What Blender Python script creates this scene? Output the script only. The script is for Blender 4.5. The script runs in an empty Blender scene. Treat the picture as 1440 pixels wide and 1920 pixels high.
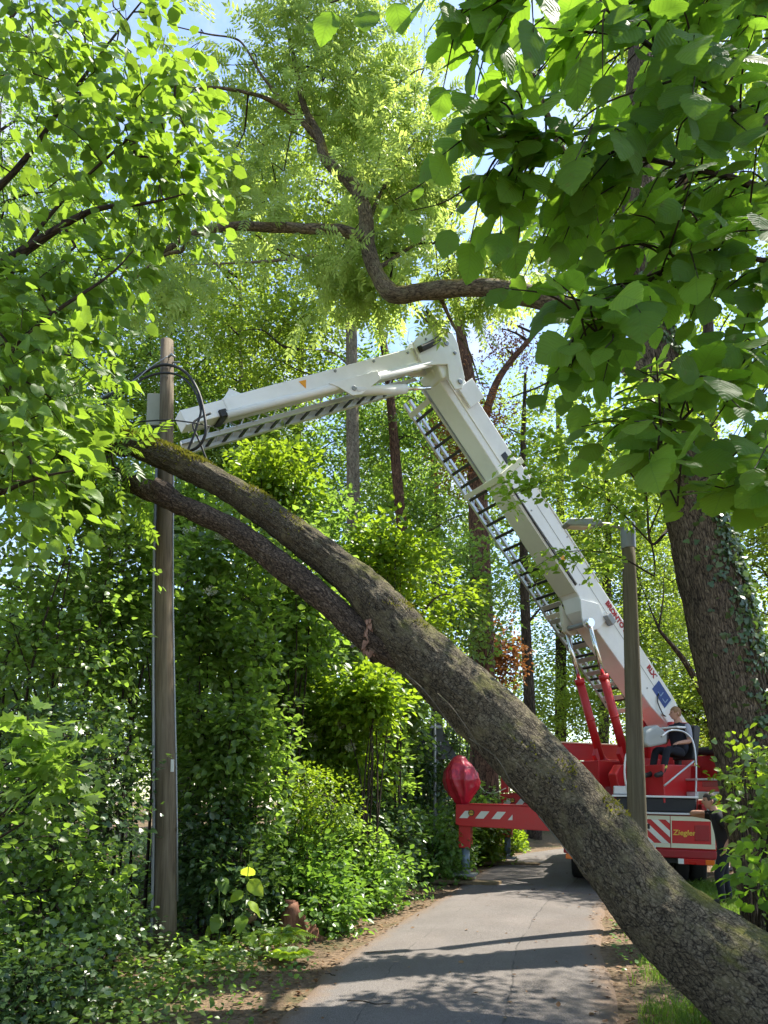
import bpy, math, random
import numpy as np
from mathutils import Vector, Matrix

# ------------------------------------------------------------------ camera, sky, sun, exposure
SC = bpy.context.scene
COL = SC.collection
F_PX, HORIZON, PITCH, CAM_Z = 1400.0, 1495.0, math.radians(7.0), 1.6
CY = HORIZON - F_PX * math.tan(PITCH)
cam_data = bpy.data.cameras.new('camera')
cam_data.sensor_width = 36.0
cam_data.lens = F_PX / 1920.0 * 36.0
cam_data.shift_y = (CY - 960.0) / 1920.0
cam_data.clip_start = 0.05
cam_data.clip_end = 2000.0
cam = bpy.data.objects.new('camera', cam_data)
cam.location = (0, 0, CAM_Z)
cam.rotation_euler = (math.pi / 2 + PITCH, 0, 0)
COL.objects.link(cam)
SC.camera = cam

SUN_AZ, SUN_EL = math.radians(60.0), math.radians(60.0)      # azimuth to the right of the view direction (+Y)
world = bpy.data.worlds.new('World')
SC.world = world
world.use_nodes = True
wn, wl = world.node_tree.nodes, world.node_tree.links
wn.clear()
w_out = wn.new('ShaderNodeOutputWorld')
w_bg = wn.new('ShaderNodeBackground')
w_bg.inputs['Strength'].default_value = 0.15
w_sky = wn.new('ShaderNodeTexSky')
w_sky.sky_type = 'NISHITA'
w_sky.sun_disc = False
w_sky.sun_elevation = SUN_EL
w_sky.sun_rotation = SUN_AZ
w_sky.air_density = 1.0
w_sky.dust_density = 0.5
w_tc = wn.new('ShaderNodeTexCoord')
w_no = wn.new('ShaderNodeTexNoise')
w_no.inputs['Scale'].default_value = 3.2
w_no.inputs['Detail'].default_value = 7.0
w_no.inputs['Roughness'].default_value = 0.62
w_ra = wn.new('ShaderNodeValToRGB')
w_ra.color_ramp.elements[0].position = 0.50
w_ra.color_ramp.elements[1].position = 0.68
w_mx = wn.new('ShaderNodeMix')
w_mx.data_type = 'RGBA'
w_mx.inputs['B'].default_value = (3.0, 3.15, 3.4, 1)
wl.new(w_tc.outputs['Generated'], w_no.inputs['Vector'])
wl.new(w_no.outputs['Fac'], w_ra.inputs['Fac'])
wl.new(w_ra.outputs['Color'], w_mx.inputs['Factor'])
wl.new(w_sky.outputs['Color'], w_mx.inputs['A'])
wl.new(w_mx.outputs['Result'], w_bg.inputs['Color'])
wl.new(w_bg.outputs['Background'], w_out.inputs['Surface'])

sun_data = bpy.data.lights.new('sun', 'SUN')
sun_data.energy = 5.0
sun_data.angle = math.radians(0.53)
sun_data.color = (1.0, 0.94, 0.82)
sun = bpy.data.objects.new('sun', sun_data)
SUN_DIR = Vector((math.sin(SUN_AZ) * math.cos(SUN_EL), math.cos(SUN_AZ) * math.cos(SUN_EL), math.sin(SUN_EL)))
sun.rotation_euler = SUN_DIR.to_track_quat('Z', 'Y').to_euler()
sun.location = SUN_DIR * 40
COL.objects.link(sun)

SC.view_settings.view_transform = 'Standard'
SC.view_settings.look = 'None'
SC.view_settings.exposure = 1.32
SC.view_settings.gamma = 1.0
SC.render.engine = 'CYCLES'
cy = SC.cycles
cy.max_bounces = 7
cy.diffuse_bounces = 4
cy.glossy_bounces = 2
cy.transmission_bounces = 5
cy.transparent_max_bounces = 4
cy.caustics_reflective = False
cy.caustics_refractive = False
cy.use_adaptive_sampling = True
cy.adaptive_threshold = 0.02

# ------------------------------------------------------------------ helpers
RNG = np.random.default_rng(7)
random.seed(7)


def P(x, y, Y):
    """point of the place seen at photograph pixel (x, y), Y metres ahead"""
    u, v = (x - 720.0) / F_PX, (CY - y) / F_PX
    f = math.cos(PITCH) - v * math.sin(PITCH)
    z = math.sin(PITCH) + v * math.cos(PITCH)
    k = Y / f
    return Vector((u * k, Y, CAM_Z + z * k))


def px(n, Y):
    return n * Y / F_PX


def _hash(ix, iy, iz):
    h = (ix.astype(np.int64) * 374761393 + iy.astype(np.int64) * 668265263 + iz.astype(np.int64) * 2147483647) & 0xffffffff
    h = ((h ^ (h >> 13)) * 1274126177) & 0xffffffff
    h = h ^ (h >> 16)
    return (h & 0xffffff) / float(0xffffff)


def vnoise(p):
    p = np.asarray(p, float)
    i = np.floor(p)
    f = p - i
    f = f * f * (3 - 2 * f)
    i = i.astype(np.int64)
    r = 0
    for dx in (0, 1):
        for dy in (0, 1):
            for dz in (0, 1):
                w = (f[:, 0] if dx else 1 - f[:, 0]) * (f[:, 1] if dy else 1 - f[:, 1]) * (f[:, 2] if dz else 1 - f[:, 2])
                r = r + w * _hash(i[:, 0] + dx, i[:, 1] + dy, i[:, 2] + dz)
    return r


def fbm(p, o=3):
    p = np.asarray(p, float)
    a, s, t = 0.5, 0, 0
    for k in range(o):
        s = s + a * vnoise(p * 2 ** k + 17.3 * k)
        t += a
        a *= 0.5
    return s / t


def norm(v):
    return v / np.maximum(np.linalg.norm(v, axis=-1, keepdims=True), 1e-9)


# -------------------------------------------------------------- node materials
MATS = {}


class NT:
    def __init__(self, name):
        self.m = bpy.data.materials.new(name)
        self.m.use_nodes = True
        self.n, self.l = self.m.node_tree.nodes, self.m.node_tree.links
        self.n.clear()
        self.out = self.n.new('ShaderNodeOutputMaterial')
        MATS[name] = self.m

    def add(self, t, **kw):
        o = self.n.new(t)
        for k, v in kw.items():
            if hasattr(o, k):
                setattr(o, k, v)
            else:
                o.inputs[k.replace('_', ' ')].default_value = v
        return o

    def link(self, a, b):
        self.l.new(a, b)

    def coord(self, kind='Object', scale=(1, 1, 1)):
        t = self.add('ShaderNodeTexCoord')
        mp = self.add('ShaderNodeMapping')
        mp.inputs['Scale'].default_value = scale
        self.link(t.outputs[kind], mp.inputs['Vector'])
        return mp.outputs['Vector']

    def pos(self, scale=(1, 1, 1)):
        t = self.add('ShaderNodeNewGeometry')
        mp = self.add('ShaderNodeMapping')
        mp.inputs['Scale'].default_value = scale
        self.link(t.outputs['Position'], mp.inputs['Vector'])
        return mp.outputs['Vector']

    def noise(self, vec, scale, detail=4, rough=0.55, dist=0.0):
        t = self.add('ShaderNodeTexNoise')
        t.inputs['Scale'].default_value = scale
        t.inputs['Detail'].default_value = detail
        t.inputs['Roughness'].default_value = rough
        t.inputs['Distortion'].default_value = dist
        self.link(vec, t.inputs['Vector'])
        return t.outputs['Fac']

    def ramp(self, fac, stops, interp='LINEAR'):
        r = self.add('ShaderNodeValToRGB')
        r.color_ramp.interpolation = interp
        e = r.color_ramp.elements
        while len(e) < len(stops):
            e.new(0.5)
        for k, (p, c) in enumerate(stops):
            e[k].position = p
            e[k].color = (*c, 1) if len(c) == 3 else c
        self.link(fac, r.inputs['Fac'])
        return r.outputs['Color']

    def mix(self, fac, a, b, mode='MIX'):
        m = self.add('ShaderNodeMix', data_type='RGBA', blend_type=mode)
        for k, v in (('Factor', fac), ('A', a), ('B', b)):
            s = m.inputs[k]
            if hasattr(v, 'node'):
                self.link(v, s)
            elif isinstance(v, (int, float)):
                s.default_value = v
            else:
                s.default_value = (*v, 1)
        return m.outputs['Result']

    def math(self, op, a, b=0.0, clamp=False):
        m = self.add('ShaderNodeMath', operation=op, use_clamp=clamp)
        for k, v in ((0, a), (1, b)):
            if hasattr(v, 'node'):
                self.link(v, m.inputs[k])
            else:
                m.inputs[k].default_value = v
        return m.outputs[0]

    def bump(self, h, strength=0.5, dist=0.02):
        b = self.add('ShaderNodeBump')
        b.inputs['Strength'].default_value = strength
        b.inputs['Distance'].default_value = dist
        self.link(h, b.inputs['Height'])
        return b.outputs['Normal']

    def principled(self, color, rough=0.6, metal=0.0, normal=None, spec=0.5):
        p = self.add('ShaderNodeBsdfPrincipled')
        for k, v in (('Base Color', color), ('Roughness', rough), ('Metallic', metal), ('Specular IOR Level', spec)):
            if hasattr(v, 'node'):
                self.link(v, p.inputs[k])
            else:
                p.inputs[k].default_value = (*v, 1) if k == 'Base Color' else v
        if normal is not None:
            self.link(normal, p.inputs['Normal'])
        return p

    def finish(self, shader):
        self.link(shader.outputs[0], self.out.inputs['Surface'])
        return self.m


def leaf_material(name, dark, mid, light, trans, tmix=0.45, rough=0.42, spec=0.45, veins=False, patch=None):
    t = NT(name)
    at = t.add('ShaderNodeAttribute', attribute_name='rnd')
    base = t.ramp(at.outputs['Fac'], [(0.0, dark), (0.5, mid), (1.0, light)])
    tr = t.mix(at.outputs['Fac'], tuple(c * 0.75 for c in trans), tuple(min(1, c * 1.25) for c in trans))
    n = t.noise(t.pos(), 0.9, 2)
    base = t.mix(t.ramp(n, [(0.35, (0, 0, 0)), (0.65, (1, 1, 1))]), base, t.mix(0.5, base, mid))
    nor = None
    if veins:
        uv = t.add('ShaderNodeTexCoord')
        sp = t.add('ShaderNodeSeparateXYZ')
        t.link(uv.outputs['UV'], sp.inputs[0])
        ax = t.math('ABSOLUTE', t.math('SUBTRACT', sp.outputs[0], 0.5))
        ph = t.math('MULTIPLY', t.math('SUBTRACT', sp.outputs[1], t.math('MULTIPLY', ax, 0.85)), 9.0)
        w = t.math('ABSOLUTE', t.math('SUBTRACT', t.math('FRACT', ph), 0.5))
        side = t.math('LESS_THAN', w, 0.07)
        midrib = t.math('LESS_THAN', ax, 0.016)
        v = t.math('MAXIMUM', side, midrib)
        base = t.mix(t.math('MULTIPLY', v, 0.35), base, tuple(min(1, c * 2.0) for c in light))
        tr = t.mix(t.math('MULTIPLY', v, 0.45), tr, tuple(c * 0.45 for c in trans))
        sm = t.math('MULTIPLY', t.math('SINE', t.math('MULTIPLY', ph, 6.2832)), 0.5)
        nor = t.bump(sm, 0.35, 0.004)
    if patch:
        pn = t.noise(t.pos(), 30.0, 2)
        base = t.mix(t.ramp(pn, [(0.62, (0, 0, 0)), (0.7, (1, 1, 1))]), base, patch)
    p = t.principled(base, rough, 0.0, nor, spec)
    tb = t.add('ShaderNodeBsdfTranslucent')
    t.link(tr, tb.inputs['Color'])
    mx = t.add('ShaderNodeMixShader')
    mx.inputs[0].default_value = tmix
    t.link(p.outputs[0], mx.inputs[1])
    t.link(tb.outputs[0], mx.inputs[2])
    return t.finish(mx)


leaf_material('leaf_hazel', (.052, .112, .016), (.074, .158, .023), (.105, .205, .034), (.28, .50, .03), 0.55, 0.55, 0.3, True, (.09, .10, .025))
leaf_material('leaf_linden', (.047, .105, .016), (.080, .165, .024), (.135, .235, .036), (.30, .47, .035), 0.5, 0.40, 0.45, True)
leaf_material('leaf_ash', (.10, .18, .035), (.17, .27, .06), (.26, .35, .10), (.52, .66, .13), 0.5, 0.42, 0.4)
leaf_material('leaf_beech', (.08, .16, .02), (.13, .24, .03), (.18, .30, .04), (.42, .60, .05), 0.5, 0.42, 0.4)
leaf_material('leaf_forest', (.055, .108, .026), (.092, .162, .036), (.145, .22, .05), (.31, .50, .06), 0.46, 0.38, 0.5)
leaf_material('leaf_forest_light', (0.075, 0.129, 0.019), (0.125, 0.196, 0.025), (0.188, 0.258, 0.038), (0.400, 0.536, 0.051), 0.5, 0.45, 0.35)
leaf_material('leaf_ivy', (.028, .062, .022), (.050, .098, .032), (.085, .145, .048), (.14, .25, .03), 0.30, 0.34, 0.65)
leaf_material('leaf_shrub', (.054, .098, .024), (.096, .160, .037), (.155, .235, .060), (.34, .54, .055), 0.48, 0.36, 0.6)
leaf_material('leaf_shrub_light', (0.062, 0.124, 0.014), (0.106, 0.196, 0.020), (0.163, 0.258, 0.025), (0.375, 0.536, 0.025), 0.45, 0.40, 0.45)
leaf_material('leaf_nettle', (.055, .115, .026), (.090, .175, .036), (.14, .235, .05), (.27, .48, .045), 0.42, 0.36, 0.5)
leaf_material('leaf_dead', (.07, .035, .018), (.18, .10, .05), (.34, .23, .12), (.16, .08, .03), 0.2, 0.6, 0.3)
leaf_material('leaf_brown', (.14, .055, .022), (.22, .095, .035), (.30, .15, .06), (.32, .13, .035), 0.35, 0.6, 0.3)
leaf_material('leaf_yellow', (.10, .20, .02), (.20, .32, .03), (.32, .42, .05), (.50, .62, .05), 0.5, 0.42, 0.4)
leaf_material('grass_blade', (.05, .10, .015), (.10, .19, .025), (.20, .28, .05), (.24, .40, .04), 0.4, 0.5, 0.3)
leaf_material('moss_tuft', (.07, .075, .01), (.15, .15, .018), (.25, .225, .03), (.24, .24, .03), 0.3, 0.8, 0.1)
leaf_material('elder_flower', (.62, .62, .45), (.72, .72, .56), (.80, .80, .66), (.6, .6, .4), 0.3, 0.7, 0.2)


def bark_material(name, dark, mid, light, moss=None, moss_amt=0.5, su=16.0, sv=3.5, bump=0.9, lichen=None):
    t = NT(name)
    vec = t.coord('UV', (su, sv, 1))
    n1 = t.noise(vec, 1.0, 6, 0.62, 0.4)
    n2 = t.noise(t.coord('UV', (su * 1.9, sv * 3.6, 1)), 1.0, 6, 0.7, 0.4)
    vo = t.add('ShaderNodeTexVoronoi', feature='DISTANCE_TO_EDGE')
    vo.inputs['Scale'].default_value = 1.0
    wn_ = t.add('ShaderNodeTexNoise', Scale=1.3, Detail=5.0)
    t.link(vec, wn_.inputs['Vector'])
    vm = t.mix(1.0, t.coord('UV', (su * 1.15, sv * 1.0, 1)), t.mix(.55, (0, 0, 0), wn_.outputs['Color']), 'ADD')
    t.link(vm, vo.inputs['Vector'])
    cr = t.ramp(vo.outputs['Distance'], [(0.01, (0, 0, 0)), (0.10, (1, 1, 1))])
    rd = t.math('POWER', t.math('MULTIPLY', t.math('ABSOLUTE', t.math('SUBTRACT', n1, .5)), 3.2, True), .6)
    h = t.math('ADD', t.math('MULTIPLY', rd, 0.38), t.math('ADD', t.math('MULTIPLY', n2, 0.46), t.math('MULTIPLY', cr, 0.16)))
    col = t.ramp(h, [(0.34, dark), (0.54, mid), (0.74, light)])
    big = t.noise(t.pos(), 1.7, 3)
    col = t.mix(t.ramp(big, [(0.35, (0, 0, 0)), (0.7, (.75, .75, .75))]), col, t.mix(0.6, col, mid, 'MULTIPLY'))
    if lichen:
        ln = t.noise(t.pos(), 5.0, 5, 0.7)
        col = t.mix(t.ramp(ln, [(0.52, (0, 0, 0)), (0.66, (.7, .7, .7))]), col, lichen)
    if moss:
        g = t.add('ShaderNodeNewGeometry')
        s = t.add('ShaderNodeSeparateXYZ')
        t.link(g.outputs['Normal'], s.inputs[0])
        mn = t.noise(t.pos(), 3.2, 5, 0.65)
        f = t.math('ADD', t.math('MULTIPLY', s.outputs[2], 0.55), t.math('MULTIPLY', t.math('SUBTRACT', mn, 0.5), 1.5))
        f = t.ramp(f, [(0.42 - 0.25 * moss_amt, (0, 0, 0)), (0.72 - 0.25 * moss_amt, (1, 1, 1))])
        mc = t.mix(t.noise(t.pos(), 40.0, 3), tuple(c * 0.45 for c in moss), tuple(c * 1.4 for c in moss))
        col = t.mix(t.math('MULTIPLY', f, 0.85), col, mc)
    return t.finish(t.principled(col, 0.9, 0.0, t.bump(h, bump, 0.03), 0.25))


bark_material('bark_leaning', (.034, .027, .018), (.158, .130, .085), (.30, .25, .17), (.13, .13, .02), 0.38, 36, 17.0, 1.0, (.19, .165, .09))
bark_material('bark_dead_limb', (.026, .018, .012), (.12, .088, .062), (.29, .22, .16), None, 0, 36, 13.0, 1.0)
bark_material('bark_ivy_tree', (.034, .025, .018), (.158, .122, .084), (.31, .25, .175), (.10, .075, .012), 0.1, 30, 6.0, 1.0)
bark_material('bark_limb', (.05, .04, .026), (.18, .145, .092), (.32, .265, .175), (.26, .20, .026), 1.0, 26, 7.0, 1.0, (.17, .16, .09))
bark_material('bark_pale', (.09, .075, .055), (.20, .17, .125), (.30, .26, .20), (.06, .07, .02), 0.2, 14, 5.0, 0.6, (.14, .14, .10))
bark_material('bark_scar', (.12, .092, .056), (.17, .135, .083), (.23, .18, .115), (.10, .105, .016), 0.2, 30, 12.0, 0.4, (.13, .115, .065))
bark_material('bark_dark', (.022, .016, .011), (.075, .057, .042), (.15, .12, .09), None, 0, 14, 3.0, 0.9)
bark_material('bark_red', (.040, .022, .014), (.14, .078, .048), (.25, .15, .095), None, 0, 14, 3.5, 0.9)
bark_material('twig', (.02, .015, .01), (.06, .045, .028), (.12, .095, .06), None, 0, 30, 8.0, 0.4)
bark_material('stem_green', (.05, .09, .02), (.09, .15, .03), (.13, .2, .05), None, 0, 30, 8.0, 0.2)


def paint(name, col, rough=0.35, dirt=0.25, dirt_col=(.12, .10, .08), metal=0.0, spec=0.5, scale=3.0, bump=0.03):
    t = NT(name)
    n = t.noise(t.coord('Object'), scale, 6, 0.65)
    n2 = t.noise(t.coord('Object'), scale * 9, 3)
    f = t.math('MULTIPLY', t.ramp(n, [(0.45, (0, 0, 0)), (0.8, (1, 1, 1))]), dirt)
    c = t.mix(f, col, dirt_col)
    c = t.mix(t.math('MULTIPLY', n2, 0.12), c, tuple(x * 0.7 for x in col))
    r = t.math('ADD', rough, t.math('MULTIPLY', n, 0.18))
    return t.finish(t.principled(c, r, metal, t.bump(n2, bump, 0.01), spec))


paint('red_paint', (.52, .018, .022), 0.30, 0.22)
paint('dark_red_paint', (.30, .012, .018), 0.35, 0.25)
paint('white_paint', (.80, .81, .80), 0.32, 0.22, (.40, .40, .36))
paint('cream_strip', (.66, .66, .48), 0.5, 0.22, (.35, .33, .26))
paint('boom_under_shade', (.62, .60, .50), 0.4, 0.2, (.35, .33, .28))  # boom white with underside shade and warm bounced light put into the colour
paint('stripe_white', (.70, .72, .66), 0.5, 0.25, (.3, .28, .24))
paint('gold_letter', (.75, .48, .06), 0.4, 0.1)
paint('red_letter', (.36, .02, .025), 0.45, 0.1)
paint('blue_plate', (.012, .05, .24), 0.4, 0.1)
paint('light_blue', (.25, .36, .55), 0.5, 0.1)
paint('black_plastic', (.012, .012, .013), 0.45, 0.2, (.06, .055, .05))
paint('rubber', (.016, .016, .016), 0.75, 0.5, (.07, .06, .05))
paint('aluminium', (.62, .63, .64), 0.38, 0.2, (.3, .3, .3), 0.85)
paint('steel_grey', (.30, .32, .34), 0.45, 0.3, (.16, .14, .12), 0.5)
paint('jack_blue_grey', (.20, .27, .34), 0.4, 0.3, (.16, .15, .14), 0.2)
paint('chrome', (.78, .78, .78), 0.12, 0.05, (.5, .5, .5), 1.0)
paint('console_grey', (.36, .38, .37), 0.5, 0.15)
paint('lamp_red', (.45, .012, .01), 0.2, 0.05)
paint('lamp_orange', (.75, .16, .01), 0.2, 0.05)
paint('lamp_white', (.75, .75, .72), 0.2, 0.05)
paint('diamond_red', (.62, .06, .10), 0.4, 0.1)
paint('sign_back', (.05, .06, .06), 0.55, 0.35, (.05, .07, .03))
paint('galvanised', (.36, .38, .39), 0.45, 0.3, (.2, .2, .18), 0.6)
paint('box_grey', (.42, .41, .33), 0.6, 0.45, (.22, .21, .15))
paint('cable_black', (.012, .012, .012), 0.5, 0.1)
paint('tarp_red', (.42, .012, .035), 0.26, 0.2, (.16, .02, .03), 0.0, 0.6, 5.0)
paint('yellow_sticker', (.80, .34, .02), 0.5, 0.1)
paint('skin', (.50, .27, .19), 0.55, 0.1, (.4, .18, .12), 0.0, 0.35)
paint('hair_blond', (.26, .14, .06), 0.6, 0.3, (.16, .08, .03))
paint('hair_dark', (.035, .024, .016), 0.6, 0.2)
paint('shirt_navy', (.020, .024, .040), 0.85, 0.2, (.04, .045, .06))
paint('sleeve_grey', (.33, .33, .38), 0.85, 0.3, (.2, .2, .24))
paint('trousers_navy', (.014, .016, .026), 0.9, 0.2, (.03, .03, .04))
paint('boot_black', (.012, .011, .010), 0.5, 0.2)
paint('shirt_black', (.014, .014, .016), 0.9, 0.2, (.03, .03, .03))
paint('reflective_yellow', (.62, .66, .10), 0.5, 0.1)
paint('leather_black', (.016, .016, .017), 0.45, 0.1)
paint('lettering_white', (.8, .8, .78), 0.5, 0.1)


def wood_material(name, dark, mid, light, sc=(18, 18, 1.2)):
    t = NT(name)
    v = t.coord('Object', sc)
    n = t.noise(v, 1.0, 6, 0.6, 0.6)
    n2 = t.noise(t.coord('Object', (sc[0] * 4, sc[1] * 4, sc[2] * 1.5)), 1.0, 3)
    big = t.noise(t.coord('Object', (1.5, 1.5, .6)), 1.0, 3)
    h = t.math('ADD', t.math('MULTIPLY', n, .7), t.math('MULTIPLY', n2, .3))
    c = t.ramp(h, [(0.3, dark), (0.5, mid), (0.72, light)])
    c = t.mix(t.math('MULTIPLY', t.ramp(big, [(.4, (0, 0, 0)), (.7, (1, 1, 1))]), .55), c, t.mix(1.0, c, (.75, .8, .62), 'MULTIPLY'))
    return t.finish(t.principled(c, 0.85, 0.0, t.bump(h, 0.7, 0.01), 0.2))


wood_material('pole_wood', (.075, .055, .036), (.165, .130, .090), (.26, .215, .155))
wood_material('lamp_pole_wood', (.075, .062, .040), (.13, .11, .072), (.18, .155, .105))
wood_material('board_wood', (.10, .07, .04), (.22, .16, .10), (.34, .27, .18), (3, 20, 20))
wood_material('torn_wood', (.08, .04, .025), (.26, .15, .10), (.46, .32, .24), (30, 30, 6))
wood_material('rotten_wood', (.06, .025, .018), (.17, .075, .05), (.30, .16, .11), (14, 14, 4))


def ground_material():
    t = NT('forest_soil')
    p = t.pos()
    n = t.noise(p, 1.1, 5, 0.6)
    f = t.noise(p, 24.0, 5, 0.7)
    v = t.add('ShaderNodeTexVoronoi')
    v.inputs['Scale'].default_value = 22.0
    t.link(p, v.inputs['Vector'])
    c = t.ramp(f, [(0.3, (.040, .027, .018)), (0.5, (.125, .086, .056)), (0.72, (.25, .18, .12))])
    c = t.mix(t.math('MULTIPLY', v.outputs['Color'], .35), c, (.26, .18, .11))
    c = t.mix(t.ramp(n, [(.5, (0, 0, 0)), (.68, (.7, .7, .7))]), c, t.mix(f, (.02, .03, .01), (.07, .09, .025)))
    h = t.math('ADD', f, t.math('MULTIPLY', v.outputs['Distance'], .6))
    return t.finish(t.principled(c, 0.95, 0, t.bump(h, 0.8, 0.03), 0.2))


def road_material():
    t = NT('asphalt')
    p = t.pos()
    fine = t.noise(p, 130.0, 3, 0.7)
    n = t.noise(p, 1.3, 5, 0.62)
    v = t.add('ShaderNodeTexVoronoi')
    v.inputs['Scale'].default_value = 90.0
    t.link(p, v.inputs['Vector'])
    c = t.ramp(fine, [(0.3, (.060, .053, .049)), (0.5, (.138, .124, .115)), (0.75, (.27, .245, .228))])
    c = t.mix(t.ramp(n, [(0.35, (.0, .0, .0)), (.7, (.75, .75, .75))]), c, t.mix(1.0, c, (.72, .70, .69), 'MULTIPLY'))
    big = t.noise(p, .45, 3, .5)
    c = t.mix(t.ramp(big, [(.47, (0, 0, 0)), (.53, (.35, .35, .35))]), c, t.mix(1.0, c, (1.25, 1.2, 1.17), 'MULTIPLY'))
    # brown litter dust blown over the edges
    at = t.add('ShaderNodeAttribute', attribute_name='edge')
    e = t.math('ADD', at.outputs['Fac'], t.math('MULTIPLY', t.math('SUBTRACT', t.noise(p, 6.0, 5, .7), .5), .55))
    c = t.mix(t.ramp(e, [(.55, (0, 0, 0)), (.95, (.9, .9, .9))]), c, t.mix(fine, (.10, .065, .042), (.24, .165, .11)))
    # lengthwise seam of an old repair strip
    ac = t.add('ShaderNodeAttribute', attribute_name='across')
    wv = t.math('ADD', ac.outputs['Fac'], t.math('MULTIPLY', t.math('SUBTRACT', t.noise(p, 3.0, 4, .7), .5), .03))
    strip = t.ramp(wv, [(.655, (0, 0, 0)), (.662, (.55, .55, .55))])
    c = t.mix(strip, c, t.mix(1.0, c, (.86, .84, .83), 'MULTIPLY'))
    line = t.math('LESS_THAN', t.math('ABSOLUTE', t.math('SUBTRACT', wv, .66)), .0035)
    line2 = t.math('LESS_THAN', t.math('ABSOLUTE', t.math('SUBTRACT', wv, .235)), .002)
    ln_ = t.math('MULTIPLY', t.math('MAXIMUM', line, line2), t.ramp(t.noise(p, 2.2, 3), [(.4, (.1, .1, .1)), (.6, (.75, .75, .75))]))
    c = t.mix(ln_, c, (.045, .04, .038))
    sp = t.noise(p, 34.0, 2, .5)
    c = t.mix(t.ramp(sp, [(.68, (0, 0, 0)), (.72, (.5, .5, .5))]), c, (.22, .20, .18))
    h = t.math('ADD', t.math('MULTIPLY', fine, .6), t.math('MULTIPLY', v.outputs['Distance'], .6))
    return t.finish(t.principled(c, 0.88, 0, t.bump(h, 0.55, 0.008), 0.3))


ground_material()
road_material()
# ------------------------------------------------------------------ object plumbing
ROOT_INV = {}


def link(o, parent=None):
    COL.objects.link(o)
    if parent is not None:
        o.parent = parent
    return o


def tag(o, label=None, cat=None, group=None, kind=None):
    for k, v in (('label', label), ('category', cat), ('group', group), ('kind', kind)):
        if v:
            o[k] = v
    return o


def thing(name, label, cat, matrix=None, group=None):
    o = bpy.data.objects.new(name, None)
    o.empty_display_size = 0.2
    if matrix is not None:
        if not isinstance(matrix, Matrix):
            matrix = Matrix.Translation(Vector(matrix))
        o.matrix_basis = matrix
    link(o)
    ROOT_INV[o.name] = (matrix.inverted() if matrix is not None else Matrix.Identity(4))
    return tag(o, label, cat, group)


def root_inv(parent):
    while parent is not None and parent.parent is not None:
        parent = parent.parent
    return ROOT_INV.get(parent.name, None) if parent is not None else None


def np_mesh(name, V, faces, mat, parent=None, smooth=False, uv=None, attrs=None, mat_idx=None):
    """V (n,3); faces: list of int arrays (m,k)"""
    V = np.asarray(V, np.float64)
    inv = root_inv(parent)
    if inv is not None:
        M = np.array(inv)
        V = V @ M[:3, :3].T + M[:3, 3]
    me = bpy.data.meshes.new(name)
    faces = [np.asarray(f, np.int32) for f in faces if len(f)]
    nl = sum(f.size for f in faces)
    nf = sum(len(f) for f in faces)
    me.vertices.add(len(V))
    me.vertices.foreach_set('co', V.astype(np.float32).ravel())
    me.loops.add(nl)
    me.polygons.add(nf)
    me.loops.foreach_set('vertex_index', np.concatenate([f.ravel() for f in faces]))
    starts = []
    o = 0
    for f in faces:
        starts.append(o + np.arange(len(f)) * f.shape[1])
        o += f.size
    me.polygons.foreach_set('loop_start', np.concatenate(starts).astype(np.int32))
    if smooth:
        me.polygons.foreach_set('use_smooth', np.ones(nf, bool))
    me.update(calc_edges=True)
    if uv is not None:
        li = np.concatenate([f.ravel() for f in faces])
        l = me.uv_layers.new(name='UVMap')
        uv = np.asarray(uv)
        l.data.foreach_set('uv', (uv if len(uv) == nl and len(uv) != len(V) else uv[li]).astype(np.float32).ravel())
    for k, v in (attrs or {}).items():
        a = me.attributes.new(k, 'FLOAT', 'POINT')
        a.data.foreach_set('value', np.asarray(v, np.float32))
    for m in (mat if isinstance(mat, (list, tuple)) else [mat]):
        me.materials.append(MATS[m])
    if mat_idx is not None:
        me.polygons.foreach_set('material_index', np.asarray(mat_idx, np.int32))
    ob = bpy.data.objects.new(name, me)
    link(ob, parent)
    return ob


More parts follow.
